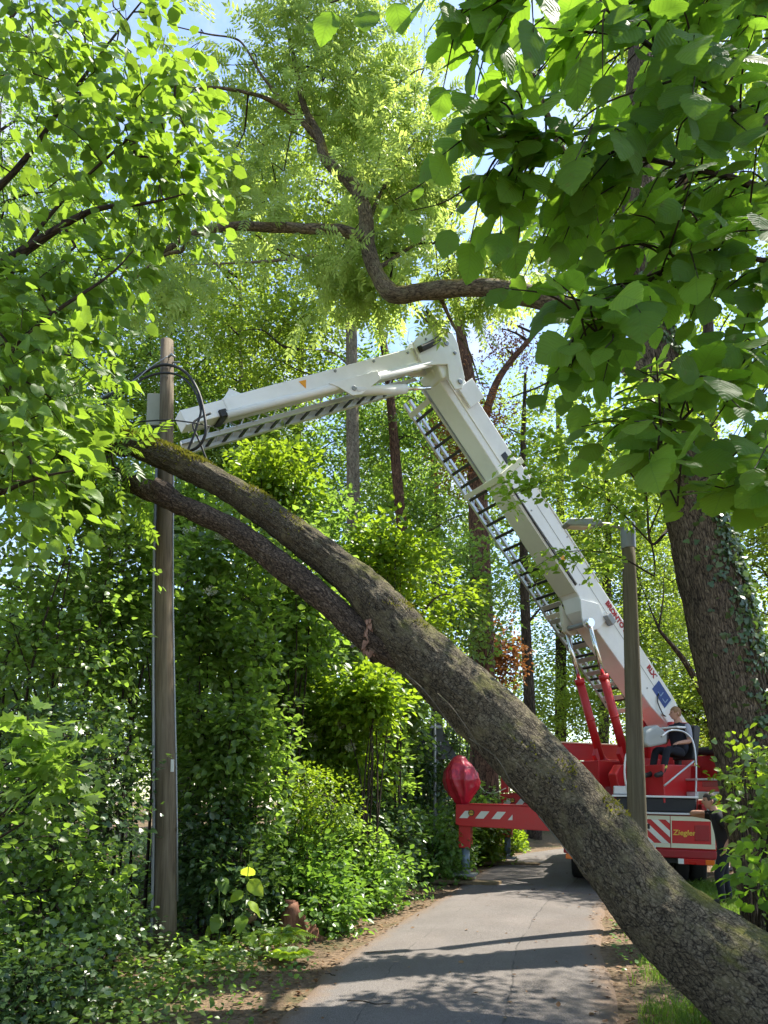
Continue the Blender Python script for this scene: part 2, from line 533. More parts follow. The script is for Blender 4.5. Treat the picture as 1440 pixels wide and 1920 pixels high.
class MB:
    def __init__(self):
        self.V, self.F, self.UV = [], {3: [], 4: []}, []
        self.n = 0
        self.poly = []

    def raw(self, V, F):
        V = np.asarray(V, float).reshape(-1, 3)
        for f in F:
            f = [i + self.n for i in f]
            if len(f) in (3, 4):
                self.F[len(f)].append(f)
            else:
                self.poly.append(f)
        self.V.append(V)
        self.n += len(V)
        return self

    def obox(self, c, ax, ay, az):
        """box about c with half-axis vectors"""
        c, ax, ay, az = (np.array(v, float) for v in (c, ax, ay, az))
        V = [c + i * ax + j * ay + k * az for k in (-1, 1) for j in (-1, 1) for i in (-1, 1)]
        return self.raw(V, [(0, 2, 3, 1), (4, 5, 7, 6), (0, 1, 5, 4), (2, 6, 7, 3), (0, 4, 6, 2), (1, 3, 7, 5)])

    def box(self, x0, x1, y0, y1, z0, z1, fr=None):
        """fr: (origin, ex, ey, ez) frame, otherwise world axes"""
        o, ex, ey, ez = fr if fr else (Vector((0, 0, 0)), Vector((1, 0, 0)), Vector((0, 1, 0)), Vector((0, 0, 1)))
        c = o + ex * (x0 + x1) / 2 + ey * (y0 + y1) / 2 + ez * (z0 + z1) / 2
        return self.obox(c, ex * (x1 - x0) / 2, ey * (y1 - y0) / 2, ez * (z1 - z0) / 2)

    def prism(self, pts, fr, h0, h1):
        """pts: 2-D outline in (ex, ey); extruded along ez from h0 to h1"""
        o, ex, ey, ez = fr
        n = len(pts)
        V = [o + ex * a + ey * b + ez * h for h in (h0, h1) for a, b in pts]
        F = [tuple(range(n - 1, -1, -1)), tuple(range(n, 2 * n))]
        F += [(i, (i + 1) % n, n + (i + 1) % n, n + i) for i in range(n)]
        return self.raw([tuple(v) for v in V], F)

    def tube(self, pts, r, seg=8, caps=True):
        pts = np.array([tuple(p) for p in pts], float)
        r = np.broadcast_to(np.asarray(r, float), (len(pts),))
        T = norm(np.gradient(pts, axis=0))
        up = np.array([0, 0, 1.0]) if abs(T[0][2]) < .9 else np.array([1.0, 0, 0])
        V = []
        for p, t, rr in zip(pts, T, r):
            x = np.cross(up, t)
            x /= max(np.linalg.norm(x), 1e-6)
            y = np.cross(t, x)
            up = y
            for k in range(seg):
                a = 2 * math.pi * k / seg
                V.append(p + rr * (math.cos(a) * x + math.sin(a) * y))
        F = []
        m = len(pts)
        for i in range(m - 1):
            for k in range(seg):
                k2 = (k + 1) % seg
                F.append((i * seg + k, i * seg + k2, (i + 1) * seg + k2, (i + 1) * seg + k))
        if caps:
            F.append(tuple(range(seg - 1, -1, -1)))
            F.append(tuple((m - 1) * seg + k for k in range(seg)))
        return self.raw(V, F)

    def build(self, name, mat, parent=None, bevel=0.0, smooth=False, seg=2):
        V = np.concatenate(self.V)
        inv = root_inv(parent)
        if inv is not None:
            M = np.array(inv)
            V = V @ M[:3, :3].T + M[:3, 3]
        me = bpy.data.meshes.new(name)
        me.from_pydata([tuple(v) for v in V], [], self.F[3] + self.F[4] + self.poly)
        me.materials.append(MATS[mat])
        if smooth:
            for p in me.polygons:
                p.use_smooth = len(p.vertices) <= 4
        me.update()
        ob = bpy.data.objects.new(name, me)
        link(ob, parent)
        if bevel:
            b = ob.modifiers.new('bevel', 'BEVEL')
            b.width = bevel
            b.segments = seg
            b.limit_method = 'ANGLE'
            b.angle_limit = math.radians(35)
        return ob


def catmull(pts, n):
    pts = np.array([tuple(p) for p in pts], float)
    if len(pts) == 2:
        t = np.linspace(0, 1, n)[:, None]
        return pts[0] * (1 - t) + pts[1] * t
    Q = np.vstack([2 * pts[0] - pts[1], pts, 2 * pts[-1] - pts[-2]])
    t = np.linspace(0, len(pts) - 1 - 1e-9, n)
    i = t.astype(int)
    f = (t - i)[:, None]
    a, b, c, d = Q[i], Q[i + 1], Q[i + 2], Q[i + 3]
    return 0.5 * ((2 * b) + (-a + c) * f + (2 * a - 5 * b + 4 * c - d) * f ** 2 + (-a + 3 * b - 3 * c + d) * f ** 3)


class Wood:
    """collects bark-covered tubes with UVs (metres round, metres along) into one mesh"""

    def __init__(self):
        self.V, self.F, self.UV, self.n = [], [], [], 0

    def limb(self, pts, radii, n=24, seg=10, rough=0.0, rscale=3.0, cap=False, ridge=0.0):
        c = catmull(pts, n)
        r = np.interp(np.linspace(0, 1, n), np.linspace(0, 1, len(radii)), radii)
        T = norm(np.gradient(c, axis=0))
        up = np.array([0, 0, 1.0]) if abs(T[0][2]) < .9 else np.array([1.0, 0, 0])
        X = np.zeros_like(c)
        Y = np.zeros_like(c)
        for i in range(n):
            x = np.cross(up, T[i])
            x /= max(np.linalg.norm(x), 1e-6)
            up = np.cross(T[i], x)
            X[i], Y[i] = x, up
        a = np.linspace(0, 2 * math.pi, seg + 1)
        L = np.concatenate([[0], np.cumsum(np.linalg.norm(np.diff(c, axis=0), axis=1))])
        D = np.cos(a)[None, :, None] * X[:, None] + np.sin(a)[None, :, None] * Y[:, None]
        R = np.repeat(r[:, None], seg + 1, 1)
        if rough:
            q = c[:, None] + D * r[:, None, None]
            k = fbm(q.reshape(-1, 3) * rscale, 3).reshape(n, seg + 1) - .5
            aa = np.repeat(a[None], n, 0)
            k2 = vnoise(np.stack([np.cos(aa) * 3 * r[:, None] * 9, np.sin(aa) * 3 * r[:, None] * 9, np.repeat(L[:, None] * 2.2, seg + 1, 1)], -1).reshape(-1, 3)).reshape(n, seg + 1) - .5
            R = R * (1 + rough * 2 * k + rough * .5 * k2)
            if ridge:
                ph = np.stack([np.cos(aa) * r[:, None] * 20, np.sin(aa) * r[:, None] * 20, np.repeat(L[:, None] * 4.5, seg + 1, 1)], -1).reshape(-1, 3)
                q3 = np.abs(fbm(ph, 2) - .5).reshape(n, seg + 1)
                R = R + ridge * np.minimum(q3 * 4, .8) - ridge * .4
            R[:, -1] = R[:, 0]
        V = c[:, None] + D * R[:, :, None]
        uv = np.stack([np.repeat((a / (2 * math.pi))[None], n, 0) * 2 * math.pi * max(r.mean(), .02), np.repeat(L[:, None], seg + 1, 1)], -1)
        idx = np.arange(n * (seg + 1)).reshape(n, seg + 1) + self.n
        f = np.stack([idx[:-1, :-1], idx[:-1, 1:], idx[1:, 1:], idx[1:, :-1]], -1).reshape(-1, 4)
        self.V.append(V.reshape(-1, 3))
        self.UV.append(uv.reshape(-1, 2))
        self.F.append(f)
        self.n += n * (seg + 1)
        return c, r

    def twigs(self, A, B, r0, r1, seg=3, sag=0.0):
        """many thin straight twigs A->B with one bend"""
        A, B = np.asarray(A, float), np.asarray(B, float)
        if not len(A):
            return
        m = len(A)
        Mid = (A + B) / 2
        Mid[:, 2] += sag * np.linalg.norm(B - A, axis=1)
        C = np.stack([A, Mid, B], 1)
        T = norm(B - A)
        up = np.where(np.abs(T[:, 2:3]) < .9, [[0, 0, 1.0]], [[1.0, 0, 0]])
        X = norm(np.cross(up, T))
        Y = np.cross(T, X)
        a = np.linspace(0, 2 * math.pi, seg, endpoint=False)
        D = np.cos(a)[None, :, None] * X[:, None] + np.sin(a)[None, :, None] * Y[:, None]
        r0 = np.broadcast_to(r0, (m,))
        r1 = np.broadcast_to(r1, (m,))
        R = np.stack([r0, (r0 + r1) / 2, r1], 1)
        V = C[:, :, None] + D[:, None] * R[:, :, None, None]
        idx = np.arange(m * 3 * seg).reshape(m, 3, seg) + self.n
        nx = np.roll(idx, -1, 2)
        f = np.stack([idx[:, :-1], nx[:, :-1], nx[:, 1:], idx[:, 1:]], -1).reshape(-1, 4)
        V = V.reshape(-1, 3)
        self.V.append(V)
        self.UV.append(np.stack([V[:, 0] + V[:, 1], V[:, 2]], -1))
        self.F.append(f)
        self.n += len(V)

    def build(self, name, mat, parent=None):
        return np_mesh(name, np.concatenate(self.V), [np.concatenate(self.F)], mat, parent, True, np.concatenate(self.UV))


# ------------------------------------------------------------------ leaves
def tmpl(verts, faces):
    return np.array(verts, float), faces


T_RHOMB = tmpl([(0, 0, 0), (.33, .42, .09), (0, 1, -.05), (-.33, .42, .09)], [(0, 1, 2), (0, 2, 3)])
T_NARROW = tmpl([(0, 0, 0), (.21, .42, .05), (0, 1, -.05), (-.21, .42, .05)], [(0, 1, 2), (0, 2, 3)])
T_OVAL = tmpl([(0, 0, 0), (0, .5, 0), (0, 1, -.1), (.27, .2, .05), (.36, .5, .08), (.2, .8, .0), (-.27, .2, .05), (-.36, .5, .08), (-.2, .8, .0)],
              [(0, 3, 4, 1), (1, 4, 5, 2), (0, 1, 7, 6), (1, 2, 8, 7)])
T_MID = tmpl([(0, 0, 0), (.35, .40, .09), (.19, .80, .02), (0, 1, -.09), (-.19, .80, .02), (-.35, .40, .09)], [(0, 1, 2, 3), (0, 3, 4, 5)])
T_IVY = tmpl([(0, .12, 0), (0, .5, .02), (.18, 0, .02), (.48, .22, -.02), (.27, .42, .05), (.30, .66, .02), (0, 1, -.06), (-.30, .66, .02), (-.27, .42, .05), (-.48, .22, -.02), (-.18, 0, .02)],
             [(0, 2, 3, 4), (0, 4, 5, 1), (1, 5, 6), (1, 6, 7), (0, 1, 7, 8), (0, 8, 9, 10)])
T_MAPLE = tmpl([(0, .15, 0), (.16, 0, .0), (.55, .18, .02), (.33, .38, .05), (.52, .66, .0), (.2, .6, .05), (0, 1, -.08), (-.2, .6, .05), (-.52, .66, .0), (-.33, .38, .05), (-.55, .18, .02), (-.16, 0, 0)],
               [(0, 1, 2, 3), (0, 3, 4, 5), (0, 5, 6, 7), (0, 7, 8, 9), (0, 9, 10, 11)])


def broad_leaf(w=.44, serr=.035, curl=.12, fold=.10, n=13, tip=.10, wave=.02, seed=0):
    rs = np.random.default_rng(seed)
    V, F = [], []
    for i in range(n):
        t = i / (n - 1)
        prof = math.sin(math.pi * min(1, t ** .78)) ** .62 if t < 1 else 0
        prof = prof * (1 - .25 * t * t)
        if t > .86:
            prof *= max(0, 1 - (t - .86) / .14 * .72)
        prof = max(prof, .015)
        e = w * prof + (serr if i % 2 else -serr * .4) * (1 if 0 < t < .97 else 0)
        zc = -curl * t * t + wave * math.sin(9 * t + seed)
        for s in (-1, -.55, 0, .55, 1):
            x = s * (e if abs(s) == 1 else w * prof)
            z = zc + fold * abs(s) * prof - .06 * (abs(s) ** 3) * prof + rs.normal(0, .007)
            y = t + (.02 if abs(s) == 1 and i % 2 else 0) * (1 - t) + .03 * abs(s) * prof * (1 - t)
            V.append((x, y, z))
    for i in range(n - 1):
        for k in range(4):
            F.append((i * 5 + k, i * 5 + k + 1, (i + 1) * 5 + k + 1, (i + 1) * 5 + k))
    # leaf stalk
    b = len(V)
    V += [(-.008, -.16, .03), (.008, -.16, .03), (.008, .02, 0), (-.008, .02, 0)]
    F.append((b, b + 1, b + 2, b + 3))
    return tmpl(V, F)


def heart_leaf(seed=0, n=8):
    """linden: heart-shaped and serrated"""
    V, F = [], []
    for i in range(n):
        t = i / (n - 1)
        prof = (math.sin(math.pi * (t * .86 + .14)) ** .75) * (1 - .22 * t) if t < 1 else .01
        e = .46 * prof + (.03 if i % 2 else 0)
        for s in (-1, -.5, 0, .5, 1):
            V.append((s * e, t - (.10 * abs(s) * (1 - t) ** 3 if i == 0 else 0) + .02 * (i % 2) * (abs(s) == 1), -.10 * t * t + .10 * abs(s) * prof - .05 * abs(s) ** 3))
    for i in range(n - 1):
        for k in range(4):
            F.append((i * 5 + k, i * 5 + k + 1, (i + 1) * 5 + k + 1, (i + 1) * 5 + k))
    b = len(V)
    V += [(-.01, -.3, .05), (.01, -.3, .05), (.01, .03, 0), (-.01, .03, 0)]
    F.append((b, b + 1, b + 2, b + 3))
    return tmpl(V, F)


def pinnate(pairs=4, seed=0):
    rs = np.random.default_rng(seed)
    V, F = [], []
    lv = T_NARROW[0]

    def leaflet(x, y, ang, L, z):
        b = len(V)
        c, s = math.cos(ang), math.sin(ang)
        for a in lv:
            V.append((x + L * (a[0] * c + a[1] * s) * 1.0, y + L * (-a[0] * s + a[1] * c), z + L * a[2] * .8 - .25 * L * a[1]))
        F.extend([(b, b + 1, b + 2), (b, b + 2, b + 3)])
    for i in range(pairs):
        y = .22 + .62 * i / (pairs - 1)
        L = .40 * (1 - .25 * abs(i / (pairs - 1) - .5))
        z = -.12 * y * y
        leaflet(0, y, 1.05 + rs.normal(0, .1), L, z)
        leaflet(0, y, -1.05 + rs.normal(0, .1), L, z)
    leaflet(0, .88, 0, .38, -.1)
    b = len(V)
    V += [(-.006, 0, 0), (.006, 0, 0), (.006, .9, -.1), (-.006, .9, -.1)]
    F.append((b, b + 1, b + 2, b + 3))
    return tmpl(V, F)


T_PINNATE = pinnate()


def leaf_arrays(template, pos, d, nrm, size, rnd):
    tv, tf = template
    d = norm(np.asarray(d, float))
    x = norm(np.cross(d, nrm))
    nz = np.cross(x, d)
    size = np.asarray(size, float)
    V = pos[:, None] + size[:, None, None] * (tv[None, :, 0:1] * x[:, None] + tv[None, :, 1:2] * d[:, None] + tv[None, :, 2:3] * nz[:, None])
    k = len(tv)
    off = (np.arange(len(pos)) * k)[:, None, None]
    by = {}
    for f in tf:
        by.setdefault(len(f), []).append(f)
    F = [(np.array(f)[None] + off).reshape(-1, n) for n, f in by.items()]
    uv = np.tile(np.stack([tv[:, 0] + .5, tv[:, 1]], -1), (len(pos), 1))
    return V.reshape(-1, 3), F, uv, np.repeat(rnd, k)


def leaf_mesh(name, mat, parent, template, pos, d, nrm, size, rnd, uv=False, smooth=False):
    V, F, U, A = leaf_arrays(template, pos, d, nrm, size, rnd)
    return np_mesh(name, V, F, mat, parent, smooth, U if uv else None, {'rnd': A})


def clusters(rng, center, radii, n, gap=0.42, freq=0.9, shell=0.45, zmin=None):
    """points in an ellipsoid, thinned by a noise so that clumps and gaps appear"""
    out = []
    c, r = np.array(center, float), np.array(radii, float)
    got = 0
    for _ in range(30):
        u = norm(rng.normal(size=(n * 3, 3)))
        rad = rng.random((n * 3, 1)) ** shell
        q = u * rad
        lump = 1 + .28 * (fbm(u * 1.9 + c * .7, 2)[:, None] - .5) * 2
        p = c + q * r * lump
        k = fbm(p * freq + 31.7, 2)
        p = p[k > gap]
        if zmin is not None:
            p = p[p[:, 2] > zmin]
        out.append(p)
        got += len(p)
        if got >= n:
            break
    return np.concatenate(out)[:n]


def spray(rng, C, D, per, length, width, size, droop=.3, flat=.35, updir=None):
    """leaf positions / directions / normals in flattish sprays starting at C along D"""
    m = len(C)
    D = norm(D)
    up = np.array([0, 0, 1.0])
    S = norm(np.cross(D, up) + rng.normal(0, .15, (m, 3)))
    N = norm(np.cross(S, D))
    u = rng.random((m, per, 1))
    sg = np.where(rng.random((m, per, 1)) < .5, -1.0, 1.0)
    w = rng.random((m, per, 1)) ** .8 * sg * width * (1.05 - .55 * u)
    p = C[:, None] + D[:, None] * (u - .15) * length + S[:, None] * w + N[:, None] * rng.normal(0, flat * .25, (m, per, 1)) * width
    p[:, :, 2] -= droop * (np.abs(w[:, :, 0]) + u[:, :, 0] * length) * .45
    d = D[:, None] * (.5 + .5 * u) + S[:, None] * sg * .75 + rng.normal(0, .25, (m, per, 3))
    d[:, :, 2] -= droop * rng.random((m, per))
    nn = N[:, None] * np.sign(N[:, None, 2:3] + 1e-6) + rng.normal(0, flat, (m, per, 3))
    sz = size * rng.uniform(.65, 1.25, (m, per))
    return p.reshape(-1, 3), d.reshape(-1, 3), nn.reshape(-1, 3), sz.reshape(-1)


def hide_near(p, keep):
    return p[keep]


def ground_z(x, y):
    x, y = np.asarray(x, float), np.asarray(y, float)
    le = np.interp(y, LE_Y, LE_X)
    re = np.interp(y, LE_Y, RE_X)
    dl = np.clip((le - 1.1 - x) / 5.0, 0, 1)
    dr = np.clip((x - re - 1.2) / 6.0, 0, 1)
    h = .6 * dl * dl * (3 - 2 * dl) + .25 * dr
    off = np.maximum(np.maximum(le - x, x - re), 0)
    q = np.stack([x * .9, y * .9, 0 * x], -1).reshape(-1, 3)
    b = (fbm(q, 3).reshape(x.shape) - .5) * .16 * np.clip((off - .15) / .8, 0, 1)
    return h + b - .012


# road edges: y stations, left x, right x
LE_Y = np.array([-6, 1.5, 3.5, 5.27, 7.86, 9.6, 11.5, 14.0, 16.6, 21.3, 25, 28, 31, 45])
LE_X = np.array([-2.2, -1.35, -1.05, -.82, -.45, .08, .66, 1.40, 2.13, 3.65, 6.4, 9.6, 13.5, 34])
RE_X = np.array([.7, 1.1, 1.35, 1.62, 2.25, 2.75, 3.35, 4.55, 5.6, 8.0, 11.0, 14.6, 19.0, 41])

# ------------------------------------------------------------------ ground and road
gx = np.concatenate([np.linspace(-120, -14, 16), np.linspace(-13, 13, 105), np.linspace(14, 120, 16)])
gy = np.concatenate([np.linspace(-30, 0, 8), np.linspace(.5, 30, 119), np.linspace(31, 160, 28)])
GX, GY = np.meshgrid(gx, gy)
GZ = ground_z(GX, GY)
idx = np.arange(GX.size).reshape(GX.shape)
gf = np.stack([idx[:-1, :-1], idx[:-1, 1:], idx[1:, 1:], idx[1:, :-1]], -1).reshape(-1, 4)
tag(np_mesh('ground', np.stack([GX, GY, GZ], -1).reshape(-1, 3), [gf], 'forest_soil', None, True), kind='structure')

ry = np.concatenate([np.linspace(-6, 26, 180), np.linspace(26.5, 44, 60)])
lx, rx = np.interp(ry, LE_Y, LE_X), np.interp(ry, LE_Y, RE_X)
ks = np.ones(9) / 9
pad = lambda a: np.convolve(np.pad(a, 4, 'edge'), ks, 'valid')
lx, rx = pad(lx), pad(rx)
lx = lx + .10 * (fbm(np.stack([ry * 1.7, ry * 0, ry * 0], -1), 3) - .5)
rx = rx + .12 * (fbm(np.stack([ry * 1.7, ry * 0 + 9, ry * 0], -1), 3) - .5)
NA = 41
ta = np.linspace(0, 1, NA)
RX = lx[:, None] * (1 - ta) + rx[:, None] * ta
RY = np.repeat(ry[:, None], NA, 1)
RZ = .012 + .03 * (1 - (2 * ta - 1) ** 2)[None] + 0 * RX
RZ[:, 0] = RZ[:, -1] = -.02
edge = np.clip(1 - np.minimum(RX - lx[:, None], rx[:, None] - RX) / .55, 0, 1)
idx = np.arange(RX.size).reshape(RX.shape)
rf = np.stack([idx[:-1, :-1], idx[:-1, 1:], idx[1:, 1:], idx[1:, :-1]], -1).reshape(-1, 4)
tag(np_mesh('road', np.stack([RX, RY, RZ], -1).reshape(-1, 3), [rf], 'asphalt', None, True, None, {'edge': edge.ravel(), 'across': np.repeat(ta[None], len(ry), 0).ravel()}), kind='structure')



def grow(src, C, r_tip=.0028, power=2.2, reach=1.0):
    """link every cluster to the nearest wood or nearer cluster: parent points and radii that thicken inwards"""
    src = np.asarray(src, float)
    m = len(C)
    d0 = np.min(np.linalg.norm(C[:, None] - src[None], axis=2), axis=1)
    order = np.argsort(d0)
    pts = np.concatenate([src, C])
    pen = np.concatenate([np.zeros(len(src)), np.full(m, 1e9)])
    par = np.full(m, -1)
    for i in order:
        dd = np.linalg.norm(pts - C[i], axis=1) + pen
        j = int(np.argmin(dd))
        par[i] = j
        pen[len(src) + i] = .25 * dd[j] * reach
    load = np.full(m, r_tip ** power)
    for i in order[::-1]:
        j = par[i] - len(src)
        if j >= 0:
            load[j] += load[i]
    rad = load ** (1 / power)
    return pts[par], rad
# ------------------------------------------------------------------ trees
def tree(name, label, trunk, radii, crowns, leaf, bark, per=36, size=.08, tm=T_RHOMB, L=.8, W=.5, droop=.3, nlimb=9,
         gap=.42, freq=.9, seed=1, group=None, zmin=None, flat=.4, extra=(), shell=.45, seg=12, rough=.10, twig_r=.006, limb_r=.045, limb0=.35, crown_name='crown'):
    rng = np.random.default_rng(seed)
    base = Vector(trunk[0])
    root = thing(name, label, 'tree', (base.x, base.y, base.z), group)
    w = Wood()
    g0 = float(ground_z(np.array([base.x]), np.array([base.y]))[0])
    trunk, radii = [(base.x, base.y, g0 - .15)] + list(trunk), [radii[0] * 1.25] + list(radii)
    c, r = w.limb(trunk, radii, 34, seg, rough, 2.5)
    pts = [c[int(len(c) * limb0):]]
    for lp, lr in extra:
        ec, _ = w.limb(lp, lr, 22, max(6, seg - 4), rough * .8, 3)
        pts.append(ec)
    w.build('trunk', bark, root)
    if not crowns:
        return root
    C = np.concatenate([clusters(rng, cc, rr, n, gap, freq, shell, zmin) for cc, rr, n in crowns])
    b = Wood()
    src = np.concatenate(pts)
    for k in range(nlimb):
        e = C[rng.integers(len(C))]
        dist = np.linalg.norm(src[:, :2] - e[:2], axis=1)
        cost = np.abs((e[2] - src[:, 2]) - .55 * dist) + .25 * dist
        s = src[np.argmin(cost)]
        m1 = s + (e - s) * .35 + np.array([0, 0, .10 * dist.min()]) + rng.normal(0, .08, 3) * np.linalg.norm(e - s) * .5
        m2 = s + (e - s) * .7 + np.array([0, 0, .10 * dist.min()]) + rng.normal(0, .08, 3) * np.linalg.norm(e - s) * .5
        lr = limb_r * rng.uniform(.6, 1.2)
        lc, _ = b.limb([s, m1, m2, e], [lr, lr * .7, lr * .4, .008], 14, 6, .08, 4)
        pts.append(lc[2:])
    allp = np.concatenate(pts)
    A, rr = grow(allp, C, twig_r * .5)
    D = C - A
    b.twigs(A, C, np.minimum(rr * 1.15, .05), np.minimum(rr, .045), 4, .04)
    b.build('branches', 'twig', root)['kind'] = 'stuff'
    D = norm(D) * .8 + rng.normal(0, .35, D.shape)
    D[:, 2] = D[:, 2] * .45 - droop * .25
    p, d, n, s = spray(rng, C, D, per, L, W, size, droop, flat)
    tone = np.repeat(rng.random(len(C)), per) * .5 + rng.random(len(p)) * .5
    if isinstance(leaf, str):
        leaf_mesh(crown_name, leaf, root, tm, p, d, n, s, tone)
    return root


def V3(a):
    return tuple(P(*a))


# --- the leaning trunk that lies across the road
def px_limb(pts):
    return [P(x, y, Y) for x, y, Y, w in pts], [.5 * px(w, Y) for x, y, Y, w in pts]


lt = [(1640, 2010, 4.55, 330), (1545, 1955, 4.75, 275), (1400, 1842, 5.0, 204), (1245, 1716, 5.3, 156), (1160, 1615, 5.5, 140), (1076, 1512, 5.8, 134),
      (1000, 1428, 6.0, 132), (925, 1350, 6.2, 131), (840, 1273, 6.4, 122), (757, 1196, 6.6, 108), (690, 1112, 6.75, 84),
      (620, 1052, 6.95, 70), (545, 996, 7.1, 63), (440, 922, 7.35, 55), (335, 868, 7.55, 51), (255, 836, 7.7, 48), (180, 820, 7.85, 50), (100, 806, 8.0, 46), (10, 775, 8.2, 40), (-120, 700, 8.5, 28)]
root_lt = thing('leaning_tree', 'mossy uprooted tree trunk leaning diagonally across the road in front of the red truck', 'tree', (P(1545, 1955, 4.75).x, 4.75, 0))
w = Wood()
pts, rad = px_limb(lt)
rad = [r_ * f_ for r_, f_ in zip(rad, [.95] * 9 + [.98] * 20)]
lean_c, lean_r = w.limb(pts, rad, 260, 110, .09, 2.2, ridge=.020)
w.build('trunk', 'bark_leaning', root_lt)
ll = [(770, 1245, 6.5, 44), (720, 1220, 6.58, 56), (665, 1176, 6.68, 58), (600, 1119, 6.8, 58), (522, 1056, 6.98, 56), (444, 998, 7.15, 50), (367, 960, 7.3, 46), (310, 934, 7.4, 45),
      (240, 902, 7.6, 42), (150, 872, 7.72, 36), (60, 850, 7.9, 30), (-60, 800, 8.1, 22)]
w = Wood()
pts, rad = px_limb(ll)
w.limb(pts, [r_ * .88 for r_ in rad], 170, 60, .15, 4.0, ridge=.014)
# broken stub on the lower limb
w.limb([P(322, 940, 7.38), P(303, 917, 7.34), P(287, 903, 7.3)], [px(22, 7.5), px(19, 7.5), px(10, 7.5)], 10, 14, .25, 9)
o = w.build('broken_limb', 'bark_dead_limb', root_lt)
o['label'] = 'bare dead lower limb with a broken stub'
# torn wood at the fork: splinters standing out of the trunk
tw = MB()
for k in range(30):
    x, y = RNG.uniform(682, 714), RNG.uniform(1160, 1222)
    a = P(x, y, 6.50 + .0016 * (x - 682) - RNG.uniform(0, .02))
    ln_, wd_ = RNG.uniform(.04, .12), RNG.uniform(.008, .022)
    dr = Vector((RNG.normal(-.12, .22), RNG.normal(-.25, .12), -1)).normalized()
    sd_ = dr.cross(Vector((0, -1, RNG.normal(0, .3)))).normalized()
    th = sd_.cross(dr)
    V_ = [a - sd_ * wd_, a + sd_ * wd_, a + sd_ * wd_ * .9 + dr * ln_ * .5, a + dr * ln_ + sd_ * wd_ * RNG.uniform(-.6, .6), a - sd_ * wd_ * .8 + dr * ln_ * .6]
    V_ = V_ + [q - th * .012 for q in V_]
    tw.raw([tuple(q) for q in V_], [(0, 1, 2, 3, 4), (9, 8, 7, 6, 5), (0, 5, 6, 1), (1, 6, 7, 2), (2, 7, 8, 3), (3, 8, 9, 4), (4, 9, 5, 0)])
tw.build('torn_wood', 'torn_wood', root_lt)['label'] = 'pale splintered wood where the fork tore'
# wound scar low on the trunk
sc_c, sc_n = P(1262, 1700, 5.02), None
i0 = int(np.argmin(np.linalg.norm(lean_c - np.array(P(1262, 1712, 5.3)), axis=1)))
tdir = Vector(norm(lean_c[i0 + 3] - lean_c[i0 - 3]))
toc = Vector((-tdir.z * 0, -1, 0.05)).normalized()
sx = tdir.cross(toc).normalized()
V, Fq = [], []
for i in range(9):
    for j in range(25):
        a = 2 * math.pi * j / 24
        q = i / 8
        rr = 1 + .10 * math.sin(3 * a + 1) + .06 * math.sin(7 * a)
        la, lb = .17 * q * rr * math.cos(a), .085 * q * rr * math.sin(a)
        R = float(lean_r[i0]) * 1.05
        dep = math.sqrt(max(R * R - lb * lb, .001)) + .016 - .045 * q ** 4 + .006 * math.sin(q * 9)
        V.append(Vector(lean_c[i0]) + tdir * la + sx * lb + toc * dep)
for i in range(8):
    for j in range(24):
        Fq.append((i * 25 + j, i * 25 + j + 1, (i + 1) * 25 + j + 1, (i + 1) * 25 + j))
np_mesh('knot_scar', [tuple(v) for v in V], [Fq], 'bark_scar', root_lt, True, [(v.x * 1, v.z) for v in V])['label'] = 'smooth oval scar in the bark'
# moss cushions along the upper side
rng = np.random.default_rng(5)
mi = np.concatenate([rng.integers(60, 252, 11000), rng.integers(185, 252, 9000)])
ang = rng.normal(0, .66, 20000)
T = norm(np.gradient(lean_c, axis=0))
upv = np.array([0, 0, 1.0])
Sx = norm(np.cross(T, upv))
Un = np.cross(Sx, T)
nr = Un[mi] * np.cos(ang)[:, None] + Sx[mi] * np.sin(ang)[:, None]
mp = lean_c[mi] + nr * (lean_r[mi] * .99)[:, None] + T[mi] * rng.uniform(-.02, .02, (20000, 1))
keep = fbm(mp * np.array([2.2, 2.2, 2.2]), 3) + .25 * np.clip((mi - 150) / 100, -.2, 1) > .50
mp, nr2 = mp[keep], nr[keep]
m = len(mp)
leaf_mesh('moss', 'moss_tuft', root_lt, T_NARROW, mp, nr2 + rng.normal(0, .7, (m, 3)), rng.normal(0, 1, (m, 3)), rng.uniform(.014, .046, m), rng.random(m))['kind'] = 'stuff'
# thin vines hanging under the trunk
for k, sp_ in enumerate(([(820, 1300, 6.05), (850, 1330, 5.98), (880, 1372, 5.95), (905, 1412, 5.97)], [(880, 1385, 5.95), (930, 1420, 5.85), (960, 1470, 5.8), (985, 1500, 5.8)], [(760, 1262, 6.2), (800, 1300, 6.1), (845, 1360, 6.05), (870, 1392, 6.0)], [(1010, 1530, 5.6), (1050, 1580, 5.5), (1100, 1640, 5.4)])):
    w = Wood()
    w.limb([P(*q) for q in sp_], [.006, .005, .003], 26, 5, .2, 12)
    w.build('vine', 'bark_pale', root_lt)
# its crown, hanging in the trees on the left
rng = np.random.default_rng(11)
C = np.concatenate([clusters(rng, P(70, 770, 7.7), (1.0, .7, .8), 120, .40, 1.4), clusters(rng, P(-120, 640, 8.4), (1.3, 1.2, 1.3), 130, .40, 1.2), clusters(rng, P(150, 850, 7.5), (.55, .4, .4), 36, .35, 2)])
b = Wood()
src = lean_c[200:]
A, rr = grow(src, C, .004)
b.twigs(A, C, rr * 1.1, rr, 4, -.03)
b.build('branches', 'twig', root_lt)['kind'] = 'stuff'
D = norm(C - A) + rng.normal(0, .4, C.shape)
D[:, 2] -= .5
p, d, n, s = spray(rng, C, D, 11, .45, .28, .25, .7, .45)
leaf_mesh('crown', 'leaf_linden', root_lt, T_PINNATE, p, d, n, s, rng.random(len(p)))

